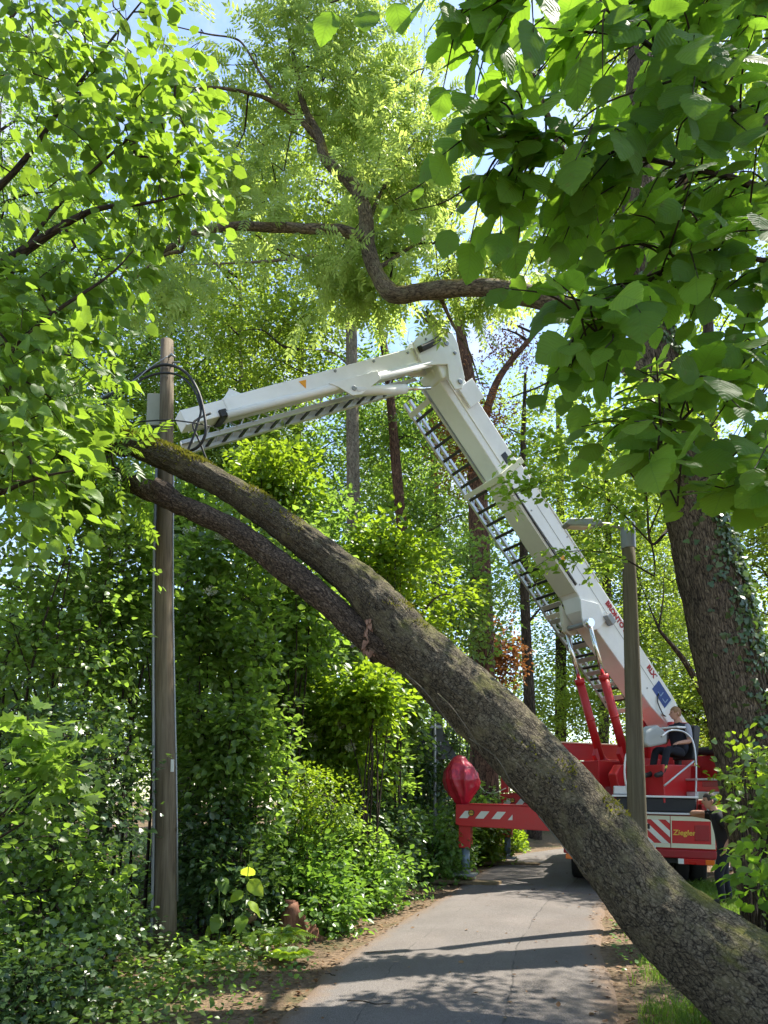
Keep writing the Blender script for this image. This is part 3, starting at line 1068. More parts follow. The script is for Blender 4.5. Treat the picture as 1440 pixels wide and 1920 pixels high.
# --- the tall ivy tree on the right whose limbs arch over the road
iv = [(1488, 1770, 9.0, 160), (1458, 1660, 9.0, 138), (1424, 1500, 9.0, 128), (1393, 1350, 9.0, 122), (1362, 1220, 9.0, 120), (1334, 1100, 9.0, 116), (1308, 985, 9.0, 108), (1278, 880, 9.0, 96),
      (1252, 780, 9.05, 92), (1222, 640, 9.2, 86), (1205, 450, 9.4, 76), (1200, 220, 9.7, 62), (1210, 0, 10, 50), (1240, -260, 10.3, 34)]
trunk, rad = px_limb(iv)
limbs = []
for spec in (
    [(1240, 740, 9.05, 62), (1150, 650, 9.25, 60), (1060, 577, 9.5, 56), (980, 552, 9.65, 50), (900, 538, 9.8, 46), (800, 546, 10, 44), (738, 552, 10.1, 44), (706, 512, 10.2, 40), (690, 460, 10.25, 42), (684, 392, 10.3, 36), (660, 345, 10.4, 33), (612, 300, 10.5, 29), (598, 255, 10.6, 25), (570, 200, 10.7, 19), (556, 130, 10.8, 13), (535, 40, 11, 8), (520, -60, 11.1, 4)],
    [(684, 452, 10.25, 28), (640, 432, 10.2, 28), (560, 428, 10.1, 26), (500, 426, 10.0, 24), (440, 424, 9.9, 22), (385, 432, 9.8, 20), (345, 448, 9.7, 17), (300, 474, 9.6, 12), (255, 482, 9.5, 9), (215, 540, 9.4, 5)],
    [(352, 445, 9.7, 13), (340, 470, 9.6, 11), (310, 478, 9.5, 8), (255, 520, 9.4, 5), (222, 560, 9.3, 3)],
    [(602, 268, 10.6, 18), (560, 222, 10.5, 15), (520, 195, 10.4, 12), (480, 178, 10.3, 10), (420, 166, 10.2, 8), (375, 166, 10.1, 5), (330, 190, 10, 3)],
    [(580, 235, 10.6, 11), (530, 190, 10.6, 9), (490, 140, 10.7, 7), (462, 92, 10.8, 6), (440, 72, 10.8, 5), (390, 64, 10.9, 4), (330, 50, 11, 3)],
    [(690, 420, 10.3, 13), (715, 360, 10.6, 10), (760, 290, 10.8, 8), (800, 235, 11, 5), (850, 160, 11.2, 3)],
    [(705, 505, 10.2, 12), (760, 470, 10.5, 9), (830, 420, 10.8, 6), (880, 350, 11, 4)],
    [(820, 545, 10, 13), (850, 610, 10.3, 8), (880, 660, 10.5, 5), (900, 720, 10.8, 3)],
    [(1205, 500, 9.4, 40), (1280, 340, 9.0, 30), (1360, 180, 8.6, 22), (1450, 0, 8.2, 14), (1560, -200, 8, 8)],
    [(1210, 560, 9.3, 34), (1120, 420, 8.8, 26), (1040, 250, 8.4, 18), (980, 80, 8.2, 12), (930, -120, 8, 7)],
):
    lp, lr = px_limb(spec)
    limbs.append((lp, [r_ * .78 for r_ in lr]))
base = Vector((trunk[0].x, trunk[0].y, 0))
root_iv = thing('ivy_tree', 'tall ridged ivy clad tree at right with limbs arching over the road', 'tree', base)
w = Wood()
iv_c, iv_r = w.limb([trunk[0] - Vector((-.05, 0, .45))] + trunk, [rad[0] * 1.25] + rad, 120, 96, .07, 2.0, ridge=.022)
w.build('trunk', 'bark_ivy_tree', root_iv)
allp = [iv_c[70:]]
for k, (lp, lr) in enumerate(limbs):
    w = Wood()
    c, r = w.limb(lp, lr, 70 if k < 2 else 36, 18 if k < 2 else 10, .24, 5.0)
    allp.append(c[6:] if k else c[26:])
    w.build('limb', 'bark_limb' if k < 8 else 'bark_ivy_tree', root_iv)
rng = np.random.default_rng(21)
C = np.concatenate([
    clusters(rng, P(640, 120, 11.0), (1.7, 1.0, 1.2), 150, .45, 1.3), clusters(rng, P(760, 290, 10.9), (1.0, .9, 1.25), 105, .44, 1.3),
    clusters(rng, P(460, 300, 10.8), (.95, .8, 1.1), 48, .46, 1.1), clusters(rng, P(420, 120, 10.9), (.8, .8, .9), 18, .48, 1.1),
    clusters(rng, P(620, 520, 11.2), (1.2, .7, .55), 66, .42, 1.1), clusters(rng, P(890, 490, 10.6), (.8, .7, .65), 56, .40, 1.1),
    clusters(rng, P(300, 520, 9.8), (.6, .6, .5), 22, .42, 1.2), clusters(rng, P(700, -160, 11.3), (2.2, 1.4, 1.2), 90, .42, 1.0),
    clusters(rng, P(720, 400, 10.8), (.6, .5, .7), 34, .4, 1.3)])
along = np.concatenate([allp[1][4::3], allp[2][4::4]])
along = along[rng.random(len(along)) < .85]
C = np.concatenate([C, along + rng.normal(0, .16, along.shape) + np.array([0, -.08, .02])])
ap = np.concatenate(allp[1:9])
A, rr = grow(ap, C, .003)
b = Wood()
b.twigs(A, C, rr * 1.1, rr, 4, .04)
b.build('branches', 'twig', root_iv)['kind'] = 'stuff'
D = norm(C - A) + rng.normal(0, .5, C.shape)
D[:, 2] -= .25
p, d, n, s = spray(rng, C, D, 8, .5, .34, .30, .5, .5)
leaf_mesh('feathery_crown', 'leaf_ash', root_iv, T_PINNATE, p, d, n, s, np.repeat(rng.random(len(C)), 8) * .6 + .4 * rng.random(len(p)))
# upper crown above the hazel (shades the foreground branches)
C = np.concatenate([clusters(rng, (5.9, 5.6, 10.6), (2.4, 2.2, 2.0), 330, .38, .7), clusters(rng, (7.5, 7.9, 9.6), (2.2, 1.9, 2.0), 330, .38, .7), clusters(rng, (4.7, 7.4, 12.3), (2.0, 1.8, 1.4), 180, .40, .8)])
ap = np.concatenate([iv_c[75:], allp[9], allp[10]])
A, rr = grow(ap, C, .003)
b = Wood()
b.twigs(A, C, rr * 1.1, rr, 4, .04)
b.build('branches', 'twig', root_iv)['kind'] = 'stuff'
D = norm(C - A) + rng.normal(0, .5, C.shape)
D[:, 2] *= .4
p, d, n, s = spray(rng, C, D, 34, .75, .45, .085, .3, .4)
leaf_mesh('crown', 'leaf_forest_light', root_iv, T_RHOMB, p, d, n, s, rng.random(len(p)))

# ivy climbing on it
rng = np.random.default_rng(31)
root_i = thing('climbing_ivy', 'dark ivy climbing the right side of the tall ridged tree trunk', 'ivy', base + Vector((.1, 0, 0)))
T = norm(np.gradient(iv_c, axis=0))
Fr = norm(np.cross(np.cross(T, np.array([0, -1.0, 0])), T))
Fr *= np.sign(-Fr[:, 1:2])
Rt = norm(np.cross(T, Fr))
Rt *= np.sign(Rt[:, 0:1])
w = Wood()
for k in range(7):
    a0 = rng.uniform(.1, 1.1)
    ii = np.arange(4, 92, 4)
    aa = a0 + np.cumsum(rng.normal(0, .09, len(ii)))
    w.limb([iv_c[i] + (Fr[i] * math.cos(a) + Rt[i] * math.sin(a)) * (iv_r[i] * 1.03) for i, a in zip(ii, aa)], [.018, .012, .006], 90, 6, .15, 9)
w.build('stems', 'bark_ivy_tree', root_i)
m = 6500
mi = rng.integers(2, 96, m)
aa = rng.normal(.95, .55, m)
nr = Fr[mi] * np.cos(aa)[:, None] + Rt[mi] * np.sin(aa)[:, None]
pp = iv_c[mi] + nr * (iv_r[mi] * rng.uniform(1.0, 1.18, m))[:, None] + T[mi] * rng.uniform(-.06, .06, (m, 1))
kp = fbm(pp * 2.0, 2) + .30 * (aa > .75) > .47
pp, nr = pp[kp], nr[kp]
m = len(pp)
leaf_mesh('leaves', 'leaf_ivy', root_i, T_IVY, pp, np.array([0, 0, -1.0]) + rng.normal(0, .6, (m, 3)), nr + rng.normal(0, .35, (m, 3)), rng.uniform(.045, .10, m), rng.random(m))

# beech-like spray reaching in front of the boom, growing from the ivy tree's side
rng = np.random.default_rng(41)
w = Wood()
w.limb([P(1300, 990, 9.0), P(1262, 985, 9.35), P(1222, 1020, 9.00), P(1213, 940, 8.95), P(1205, 860, 8.95)], [.03, .024, .018, .012, .006], 30, 8, .06, 4)
w.limb([P(1222, 1020, 9.00), P(1228, 1060, 8.95), P(1226, 1085, 8.95)], [.012, .009, .006], 10, 6, .06, 4)
bl = []
for spec in ([(1222, 1020, 8.95), (1130, 930, 8.75), (1040, 900, 8.55), (960, 930, 8.45)], [(1213, 930, 8.95), (1150, 850, 8.75), (1080, 830, 8.65), (1000, 850, 8.55)], [(1226, 1080, 8.95), (1150, 1040, 8.75), (1060, 1035, 8.55), (1000, 1065, 8.45)],
             [(1210, 880, 8.95), (1180, 800, 9.05), (1110, 780, 8.95)], [(1217, 1000, 8.95), (1250, 900, 9.05), (1200, 860, 8.75)], [(1213, 950, 8.95), (1160, 960, 8.85), (1120, 900, 8.75)]):
    c, _ = w.limb([P(*q) for q in spec], [.012, .007, .003], 16, 5, .05, 5)
    bl.append(c)
w.build('low_branch', 'twig', root_iv)
C = []
for c, n_, sp in zip(bl, (34, 34, 24, 30, 26, 26), (.13, .16, .10, .2, .2, .16)):
    i = rng.integers(4, 16, n_)
    C.append(c[i] + rng.normal(0, 1, (n_, 3)) * np.array([sp, sp * .8, sp * .75]))
for q_, e_, r_, n_ in (((1262, 800, 8.9), (1290, 745, 7.4), (.85, .55, .38), 62), ((1262, 820, 8.9), (1275, 800, 8.7), (.6, .5, .45), 22), ((1200, 690, 9.2), (1120, 610, 10.4), (.7, .6, .5), 26), ((1255, 780, 9.0), (1330, 720, 8.2), (.7, .6, .5), 26)):  # extra leafy branches behind the hazel, added to dapple the road with shade
    w_ = Wood()
    c, _ = w_.limb([P(*q_), (P(*q_) + P(*e_)) / 2 + Vector((0, 0, .12)), P(*e_)], [.022, .014, .006], 16, 6, .08, 5)
    cl_ = clusters(rng, P(*e_), r_, n_, .36, 1.6)
    A_, rr_ = grow(c[3:], cl_, .003)
    w_.twigs(A_, cl_, rr_ * 1.1, rr_, 4, .03)
    w_.build('low_branch', 'twig', root_iv)['kind'] = 'stuff'
    C.append(cl_)
C = np.concatenate(C)
D = rng.normal(0, .5, C.shape) + np.array([-.7, -.2, -.1])
p, d, n, s = spray(rng, C, D, 11, .30, .16, .085, .25, .35)
leaf_mesh('low_branch_leaves', 'leaf_beech', root_iv, T_OVAL, p, d, n, s, rng.random(len(p)))

# --- background trees, one by one
BG = 'trees of the wood behind the truck'
tree('straight_tree', 'straight pale grey trunk rising behind the white boom elbow, light green crown', [V3((668, 1500, 20.0)), V3((664, 1100, 20.0)), V3((661, 800, 20.0)), V3((658, 560, 20.0)), V3((655, 420, 20.27)), V3((660, 200, 20.67))],
     [.24, .20, .175, .15, .12, .05], [(P(600, 420, 20.8), (3.47, 2.40, 2.93), 530), (P(640, 150, 21.33), (2.93, 2.40, 2.67), 140), (P(520, 620, 20.8), (2.27, 1.60, 1.33), 176)], 'leaf_forest_light', 'bark_pale', 24, 0.127, T_RHOMB, .8, .45, .35, 12, .44, .9, 101, BG, None, .45,
     [([V3((658, 520, 20.0)), V3((610, 480, 19.87)), V3((500, 490, 19.73)), V3((350, 497, 19.6))], [.06, .05, .04, .015]), ([V3((660, 690, 20.0)), V3((620, 660, 20.0)), V3((560, 655, 20.0))], [.035, .02, .01])])
tree('brown_tree', 'reddish brown trunk with dying rust coloured foliage right of the boom elbow', [V3((905, 1300, 19)), V3((900, 1050, 19)), V3((893, 850, 19)), V3((880, 720, 19)), V3((860, 600, 19)), V3((850, 480, 19))],
     [.33, .28, .24, .19, .12, .05], [(P(890, 800, 19.0), (1.0, .8, 1.9), 170), (P(940, 640, 19.4), (1.1, .8, .8), 40)], 'leaf_brown', 'bark_red', 26, .10, T_NARROW, .6, .35, .6, 9, .42, 1.2, 102, BG, None, .6,
     [([V3((893, 850, 19)), V3((930, 720, 19)), V3((990, 640, 19)), V3((1030, 600, 19))], [.14, .10, .07, .03]), ([V3((888, 780, 19)), V3((830, 640, 19.2)), V3((740, 540, 19.5))], [.10, .07, .03])])
tree('twin_trunk_tree', 'dark reddish trunk rising between straight pale trunk and boom elbow', [V3((770, 1400, 21.0)), V3((762, 1100, 21.0)), V3((745, 900, 21.0)), V3((725, 680, 21.0)), V3((700, 560, 21.0)), V3((690, 420, 21.37))],
     [.20, .17, .15, .12, .08, .03], [(P(740, 760, 21.99), (2.35, 1.73, 2.72), 369), (P(800, 1000, 22.24), (2.10, 1.48, 1.85), 257)], 'leaf_forest', 'bark_red', 24, 0.127, T_RHOMB, .8, .45, .35, 9, .45, .9, 103, BG)
tree('slender_tree', 'slender dark trunk seen under the ladder near the lifting cylinders', [V3((1000, 1500, 27.00)), V3((992, 1300, 27.00)), V3((985, 1150, 27.00)), V3((980, 900, 27.00)), V3((985, 700, 27.00))],
     [.24, .21, .18, .13, .05], [(P(1000, 830, 28.23), (3.19, 2.45, 3.68), 461), (P(1060, 1080, 28.23), (2.70, 1.96, 2.21), 280)], 'leaf_forest_light', 'bark_dark', 24, 0.127, T_RHOMB, .9, .5, .35, 9, .46, .7, 104, BG)
tree('young_tree', 'thin young trunk with airy crown behind the wooden utility pole', [V3((455, 1300, 23.0)), V3((452, 900, 23.0)), V3((452, 640, 23.0)), V3((448, 420, 23.29))],
     [.10, .08, .06, .03], [(P(430, 680, 23.43), (3.45, 2.30, 3.16), 515), (P(330, 480, 23.86), (2.88, 2.16, 2.16), 273)], 'leaf_forest_light', 'bark_pale', 24, 0.127, T_RHOMB, .8, .45, .35, 10, .45, .9, 105, BG)
tree('leafy_tree', 'dense dark green tree left of the wooden pole behind the leaning trunk', [V3((190, 1400, 22.0)), V3((200, 1000, 22.0)), V3((210, 700, 22.0)), V3((200, 480, 22.31))],
     [.18, .15, .12, .05], [(P(220, 700, 22.0), (3.61, 2.51, 3.14), 530), (P(90, 480, 22.63), (3.46, 2.51, 2.83), 369)], 'leaf_forest', 'bark_dark', 27, 0.127, T_RHOMB, .8, .5, .35, 9, .44, .9, 106, BG)
tree('broad_tree', 'broad green tree filling the gap beneath the horizontal boom', [V3((540, 1350, 25.0)), V3((548, 1000, 25.0)), V3((560, 760, 25.0)), V3((570, 560, 25.0))],
     [.22, .19, .14, .06], [(P(560, 860, 25.0), (3.95, 2.63, 3.42), 674), (P(420, 900, 25.66), (2.89, 2.11, 2.63), 369)], 'leaf_forest', 'bark_dark', 27, 0.139, T_RHOMB, .9, .5, .35, 9, .45, .8, 107, BG)
tree('shaded_tree', 'ivy covered dark trunk standing in the bank behind the red cover', [V3((724, 1500, 13.5)), V3((718, 1400, 13.5)), V3((716, 1300, 13.5)), V3((700, 1200, 13.6)), V3((690, 1040, 14))],
     [.17, .15, .14, .12, .05], [(P(730, 1110, 14.4), (1.5, 1.0, 1.1), 210)], 'leaf_shrub_light', 'bark_red', 26, .10, T_OVAL, .7, .4, .3, 6, .42, 1.2, 108, BG)
tree('roadside_tree', 'light green tree beyond the lamp post at the right', [V3((1130, 1480, 31.00)), V3((1135, 1200, 31.00)), V3((1140, 950, 31.00)), V3((1130, 700, 31.00))],
     [.25, .2, .15, .06], [(P(1140, 1000, 31.00), (3.44, 2.76, 4.13), 691), (P(1230, 1230, 31.00), (2.99, 2.30, 2.53), 483)], 'leaf_forest_light', 'bark_dark', 24, 0.152, T_RHOMB, 1.0, .55, .35, 9, .50, .6, 109, BG)
tree('leaning_branch_tree', 'tree with a dark slanting branch between lamp post and ivy trunk', [V3((1345, 1480, 20)), V3((1330, 1340, 20)), V3((1290, 1250, 20)), V3((1235, 1180, 20))],
     [.14, .11, .08, .04], [(P(1290, 1300, 21), (1.9, 1.5, 1.7), 336), (P(1260, 1090, 21), (1.6, 1.4, 1.5), 125)], 'leaf_forest_light', 'bark_dark', 28, .10, T_RHOMB, .8, .45, .35, 8, .47, .8, 110, BG)
tree('corner_tree', 'green tree behind the ivy trunk at the right picture edge', [V3((1500, 1500, 15)), V3((1490, 1200, 15)), V3((1480, 900, 15)), V3((1470, 600, 15))],
     [.2, .17, .12, .05], [(P(1470, 1000, 15), (1.7, 1.6, 3.2), 588), (P(1440, 1350, 15.5), (1.5, 1.2, 1.5), 224)], 'leaf_forest_light', 'bark_dark', 24, 0.108, T_RHOMB, .8, .45, .35, 9, .44, .9, 111, BG)
tree('edge_tree', 'tall tree at the far left edge behind the heart shaped leaves', [V3((-60, 1450, 20.0)), V3((-40, 1000, 20.0)), V3((-20, 600, 20.0)), V3((0, 200, 20.5))],
     [.2, .17, .12, .05], [(P(0, 500, 20.0), (3.67, 2.67, 5.00), 530), (P(60, 180, 20.5), (2.83, 2.33, 2.50), 176)], 'leaf_forest', 'bark_dark', 27, 0.127, T_RHOMB, .8, .5, .35, 9, .45, .9, 112, BG)
tree('distant_tree', 'distant light tree behind the boom elbow and rust coloured foliage', [V3((820, 1480, 28)), V3((818, 1200, 28)), V3((815, 900, 28)), V3((800, 700, 28))],
     [.25, .2, .15, .06], [(P(810, 900, 28), (3.4, 2.6, 4.2), 588), (P(700, 1150, 28), (3.0, 2.2, 2.4), 322)], 'leaf_forest_light', 'bark_dark', 24, 0.159, T_RHOMB, 1.0, .55, .35, 9, .46, .6, 113, BG)
tree('slope_tree', 'distant airy tree between wooden pole and straight pale trunk', [V3((350, 1480, 26)), V3((352, 1200, 26)), V3((355, 900, 26)), V3((350, 600, 26))],
     [.25, .2, .15, .06], [(P(370, 740, 26), (3.6, 2.6, 4.4), 588), (P(520, 420, 26.5), (3.2, 2.4, 3.0), 150)], 'leaf_forest_light', 'bark_dark', 24, 0.152, T_RHOMB, 1.0, .55, .35, 9, .47, .6, 114, BG)

tree('tall_tree', 'tall light green tree whose crown shows through gaps in the hazel leaves', [V3((1345, 1480, 22)), V3((1340, 1100, 22)), V3((1330, 700, 22)), V3((1320, 300, 22.5))],
     [.3, .26, .18, .08], [(P(1330, 330, 22.5), (3.4, 2.6, 4.6), 620), (P(1130, 430, 23), (2.8, 2.2, 3.4), 380), (P(1180, 60, 23), (3.2, 2.2, 3.0), 300)], 'leaf_forest_light', 'bark_dark', 25, 0.152, T_RHOMB, 1.0, .55, .35, 10, .44, .6, 115, BG)

tree('verge_tree', 'pale distant tree filling the gap right of the lower boom', [V3((1190, 1480, 35)), V3((1192, 1200, 35)), V3((1195, 1000, 35)), V3((1200, 850, 35))],
     [.3, .25, .18, .08], [(P(1180, 1150, 35), (4.2, 2.6, 6.4), 560), (P(1280, 1000, 36), (4.0, 2.6, 5.0), 360)], 'leaf_forest_light', 'bark_dark', 26, .17, T_RHOMB, 1.3, .75, .35, 9, .40, .5, 116, BG)
tree('clearing_tree', 'pale distant tree seen between ladder and lifting cylinders', [V3((1050, 1480, 34)), V3((1052, 1200, 34)), V3((1050, 900, 34)), V3((1045, 750, 34))],
     [.3, .25, .18, .08], [(P(1050, 1100, 34), (4.0, 2.6, 7.0), 560)], 'leaf_forest_light', 'bark_dark', 26, .17, T_RHOMB, 1.3, .75, .35, 9, .40, .5, 117, BG)

# far wood: nobody could count these
rng = np.random.default_rng(51)
C = []
for k in range(160):
    x, y = rng.uniform(-34, 46), rng.uniform(33, 58)
    top = rng.uniform(9, 20)
    C.append(clusters(rng, (x, y, top * .5), (rng.uniform(2.2, 3.6), 2.5, top * .55), 38, .38, .5, .5, .2))
C = np.concatenate(C)
D = rng.normal(0, 1, C.shape) * np.array([1, 1, .3])
p, d, n, s = spray(rng, C, D, 26, 1.6, 1.0, .22, .3, .5)
o = leaf_mesh('far_wood', 'leaf_forest_light', None, T_RHOMB, p, d, n, s, rng.random(len(p)))
tag(o, 'far green wood closing the view behind the truck', 'wood', None, 'stuff')

# --- foreground: hazel branches hanging in from the upper right
rng = np.random.default_rng(61)
HZ = []
for k in range(6):
    T_ = broad_leaf(.40 + .03 * (k % 3), .03, .10 + .06 * (k % 3), .06 + .03 * (k % 2), 13, .1, .02, k)
    V, F, U, A = leaf_arrays(T_, np.zeros((1, 3)), np.array([[0, 1.0, 0]]), np.array([[0, 0, 1.0]]), np.ones(1), np.array([k / 5]))
    tmp = np_mesh('leaf', V, F, 'leaf_hazel', None, True, U, {'rnd': A})
    HZ.append((T_, tmp.data))
    bpy.data.objects.remove(tmp)
root_h = thing('hazel_bush', 'overhanging hazel with big serrated leaves filling the upper right corner', 'bush', (3.3, 2.4, 0))
leaves = []          # pos, dir, normal, size


def hazel_twig(a, b, n, size, wood, r=.004, mid=None, first=.12):
    a, b = np.array(a), np.array(b)
    m = (a + b) / 2 + rng.normal(0, .05, 3) * np.linalg.norm(b - a) + np.array([0, 0, .05]) if mid is None else np.array(mid)
    c, _ = wood.limb([a, m, b], [r, r * .8, r * .35], 18, 6, .1, 12)
    for k in range(n):
        t = first + (1 - first) * (k + .5 * rng.random()) / max(n - .5, 1)
        i = min(int(t * 17), 17)
        tang = norm(c[min(i + 1, 17)] - c[max(i - 1, 0)])
        sd = norm(np.cross(tang, [0, 0, 1.0])) * (1 if k % 2 else -1)
        d = tang * .55 + sd * .75 + np.array([0, 0, -.35]) + rng.normal(0, .28, 3)
        if k == n - 1:
            d = tang + np.array([0, 0, -.3]) + rng.normal(0, .15, 3)
        d = norm(d)
        nn = np.array([0, -.55, .62]) + rng.normal(0, .33, 3)
        sz = size * rng.uniform(.72, 1.2)
        leaves.append((c[i] + d * sz * .16, d, nn, sz))


wood = Wood()
mains = []
for spec in ([(1560, 60, 2.9, 20), (1430, 230, 2.7, 16), (1330, 165, 2.5, 14), (1210, 80, 2.3, 11), (1150, 30, 2.2, 8), (1120, -60, 2.1, 6)],
             [(1600, 420, 3.0, 20), (1390, 340, 2.8, 14), (1320, 320, 2.7, 11), (1175, 293, 2.5, 8), (1040, 285, 2.4, 6), (880, 272, 2.3, 3)],
             [(1620, 560, 2.9, 18), (1440, 490, 2.7, 10), (1290, 487, 2.6, 8), (1180, 560, 2.6, 6), (1050, 700, 2.5, 4), (960, 745, 2.45, 3)],
             [(1620, 650, 3.1, 18), (1440, 690, 2.9, 10), (1330, 740, 2.8, 7), (1240, 850, 2.7, 5), (1270, 950, 2.7, 3)],
             [(1580, -80, 2.6, 14), (1300, -60, 2.3, 10), (1080, -50, 2.1, 7), (900, -30, 2.0, 5), (720, -30, 2.0, 4)],
             [(1650, 800, 3.0, 14), (1500, 800, 2.9, 8), (1400, 860, 2.8, 5), (1420, 960, 2.8, 3)]):
    lp, lr = px_limb(spec)
    c, _ = wood.limb(lp, [max(r, .002) for r in lr], 40, 8, .1, 8)
    mains.append(c)
wood.limb([Vector((3.3, 2.4, -.1)), Vector((3.2, 2.6, 1.2)), Vector((2.9, 2.8, 2.6)), Vector((2.5, 2.9, 3.4))], [.05, .042, .03, .02], 24, 10, .1, 6)
tips = [(880, 120, 2.0), (930, 60, 1.95), (960, 170, 2.0), (1000, 60, 1.95), (1020, 190, 2.05), (1080, 110, 2.1), (1130, 150, 2.1), (1180, 40, 2.1), (1190, 240, 2.3), (1290, 60, 2.2), (1300, 190, 2.3), (1380, 110, 2.2), (1420, 40, 2.3), (1420, 260, 2.3),
        (830, 170, 2.05), (900, 190, 2.1), (830, 290, 2.15), (930, 260, 2.15), (1000, 260, 2.2), (900, 350, 2.3), (960, 360, 2.3), (1040, 350, 2.4), (1100, 380, 2.45), (1180, 400, 2.5), (1260, 380, 2.4), (1350, 400, 2.3), (1430, 400, 2.1),
        (880, 460, 2.4), (970, 460, 2.4), (1050, 470, 2.5), (1120, 480, 2.6), (940, 540, 2.4), (1010, 540, 2.5), (1090, 570, 2.5), (1160, 620, 2.6), (1240, 560, 2.7), (1330, 560, 2.6), (1420, 560, 2.6),
        (1070, 690, 2.5), (1130, 720, 2.6), (1010, 745, 2.5), (1090, 800, 2.7), (1160, 780, 2.6), (1200, 700, 2.7), (1290, 660, 2.8), (1380, 660, 2.8), (1430, 740, 2.7), (1120, 830, 2.7), (1250, 790, 2.8), (1320, 820, 2.8), (1270, 930, 2.7), (1390, 900, 2.7), (1340, 900, 2.8), (1430, 860, 2.8),
        (1000, 420, 3.0), (1150, 320, 3.0), (1250, 470, 3.1), (1350, 480, 3.1), (1300, 280, 3.0), (1200, 640, 3.2), (1300, 740, 3.2), (1400, 620, 3.2), (1060, 250, 2.9), (1220, 150, 2.8), (1400, 340, 3.0), (1100, 620, 3.1)]
allm = np.concatenate(mains)
edge_y = [-40, 60, 170, 300, 430, 560, 640, 720, 760, 830, 900, 960]
edge_x = [860, 890, 850, 850, 900, 930, 1030, 1060, 1000, 1090, 1230, 1290]
tips += [(800, -10, 2.0), (860, 30, 2.0), (905, 20, 1.95)]
while len(tips) < 240:
    yy = rng.uniform(-40, 940)
    x0 = np.interp(yy, edge_y, edge_x)
    xx = rng.uniform(x0 + 25, 1500)
    if yy > 860 and xx < 1320 and rng.random() < .7:
        continue
    tips.append((xx, yy, rng.uniform(2.0, 3.4)))
for tp in tips:
    e = np.array(P(*tp))
    right = allm[(allm[:, 0] > e[0] + .08)]
    dd = np.linalg.norm(right - e, axis=1) + .6 * np.maximum(0, e[2] - right[:, 2])
    s = right[np.argmin(np.abs(dd - .34) + .2 * dd)]
    hazel_twig(s, e, 5 + int(rng.integers(0, 3)), .130 if tp[2] < 2.6 else .112, wood, .0045)
for (x, y, Y, a, sz, ny) in ((868, 168, 1.95, 185, .105, -.9), (845, 430, 2.2, 255, .10, -.9), (772, 420, 2.3, 280, .085, -.8), (622, 22, 1.95, 250, .105, -.8), (690, 20, 2.0, 265, .10, -.9), (740, 5, 2.0, 285, .10, -.8), (600, 40, 2.1, 225, .07, -.7),
                             (945, 540, 2.3, 230, .10, -.5), (735, 385, 2.35, 225, .07, -.5), (790, 350, 2.35, 240, .06, -.5), (735, 318, 2.3, 170, .06, -.5), (1280, 960, 2.6, 205, .085, -.8), (1090, 860, 2.6, 250, .09, -.8)):
    ar = math.radians(a)
    leaves.append((np.array(P(x, y, Y)), norm(np.array([math.cos(ar), rng.normal(0, .15), math.sin(ar)])), np.array([0, ny, .5]) + rng.normal(0, .15, 3), sz))
wood.limb([P(900, -30, 2.0), P(760, -40, 2.0), P(690, -20, 2.0), P(620, 5, 1.95)], [.004, .003, .003, .002], 16, 6, .1, 9)
wood.limb([P(880, 272, 2.3), P(830, 310, 2.3), P(790, 345, 2.3), P(740, 375, 2.3)], [.003, .002, .002, .0015], 16, 6, .1, 9)
wood.limb([P(880, 350, 2.3), P(830, 380, 2.25), P(770, 395, 2.3)], [.003, .002, .0015], 12, 6, .1, 9)
wood.build('branches', 'twig', root_h)
random.shuffle(leaves)
leaves.sort(key=lambda q: q[0][1] / q[3])


def leaf_objects(root, variants, items, limit, name='leaf'):
    inv = root_inv(root)
    for k, (pos, d, nn, sz) in enumerate(items[:limit]):
        d = Vector(norm(d))
        x = d.cross(Vector(nn)).normalized()
        z = x.cross(d)
        M = Matrix(((x.x, d.x, z.x, pos[0]), (x.y, d.y, z.y, pos[1]), (x.z, d.z, z.z, pos[2]), (0, 0, 0, 1))) @ Matrix.Scale(sz, 4)
        o = bpy.data.objects.new(name, variants[k * 7 % len(variants)][1])
        o.matrix_basis = inv @ M
        link(o, root)
    return items[limit:]


rest = leaf_objects(root_h, HZ, leaves, 300)
if rest:
    q = [np.array([r[i] for r in rest]) for i in range(4)]
    o = leaf_mesh('foliage', 'leaf_hazel', root_h, HZ[0][0], q[0], q[1], q[2], q[3], rng.random(len(rest)), True, True)
    o['kind'] = 'stuff'

# --- foreground: heart-leaved linden on the left
rng = np.random.default_rng(71)
LN = []
for k in range(5):
    T_ = heart_leaf(k)
    T_[0][:, 2] *= (.5 + .7 * k)
    T_[0][:, 2] += .05 * np.sin(T_[0][:, 1] * 7 + k) * T_[0][:, 0] * 3
    V, F, U, A = leaf_arrays(T_, np.zeros((1, 3)), np.array([[0, 1.0, 0]]), np.array([[0, 0, 1.0]]), np.ones(1), np.array([k / 4]))
    tmp = np_mesh('leaf', V, F, 'leaf_linden', None, True, U, {'rnd': A})
    LN.append((T_, tmp.data))
    bpy.data.objects.remove(tmp)
root_l = thing('linden_tree', 'sunlit linden with bright heart shaped leaves filling the upper left', 'tree', (-4.4, 4.6, .4))
w = Wood()
lc, _ = w.limb([(-4.4, 4.6, .1), (-4.3, 4.6, 2.0), (-4.1, 4.6, 4.2), (-3.7, 4.7, 6.2), (-3.4, 4.8, 8.0)], [.16, .13, .11, .07, .03], 40, 14, .08, 3)
w.build('trunk', 'bark_ivy_tree', root_l)
w = Wood()
src = [lc[8:]]
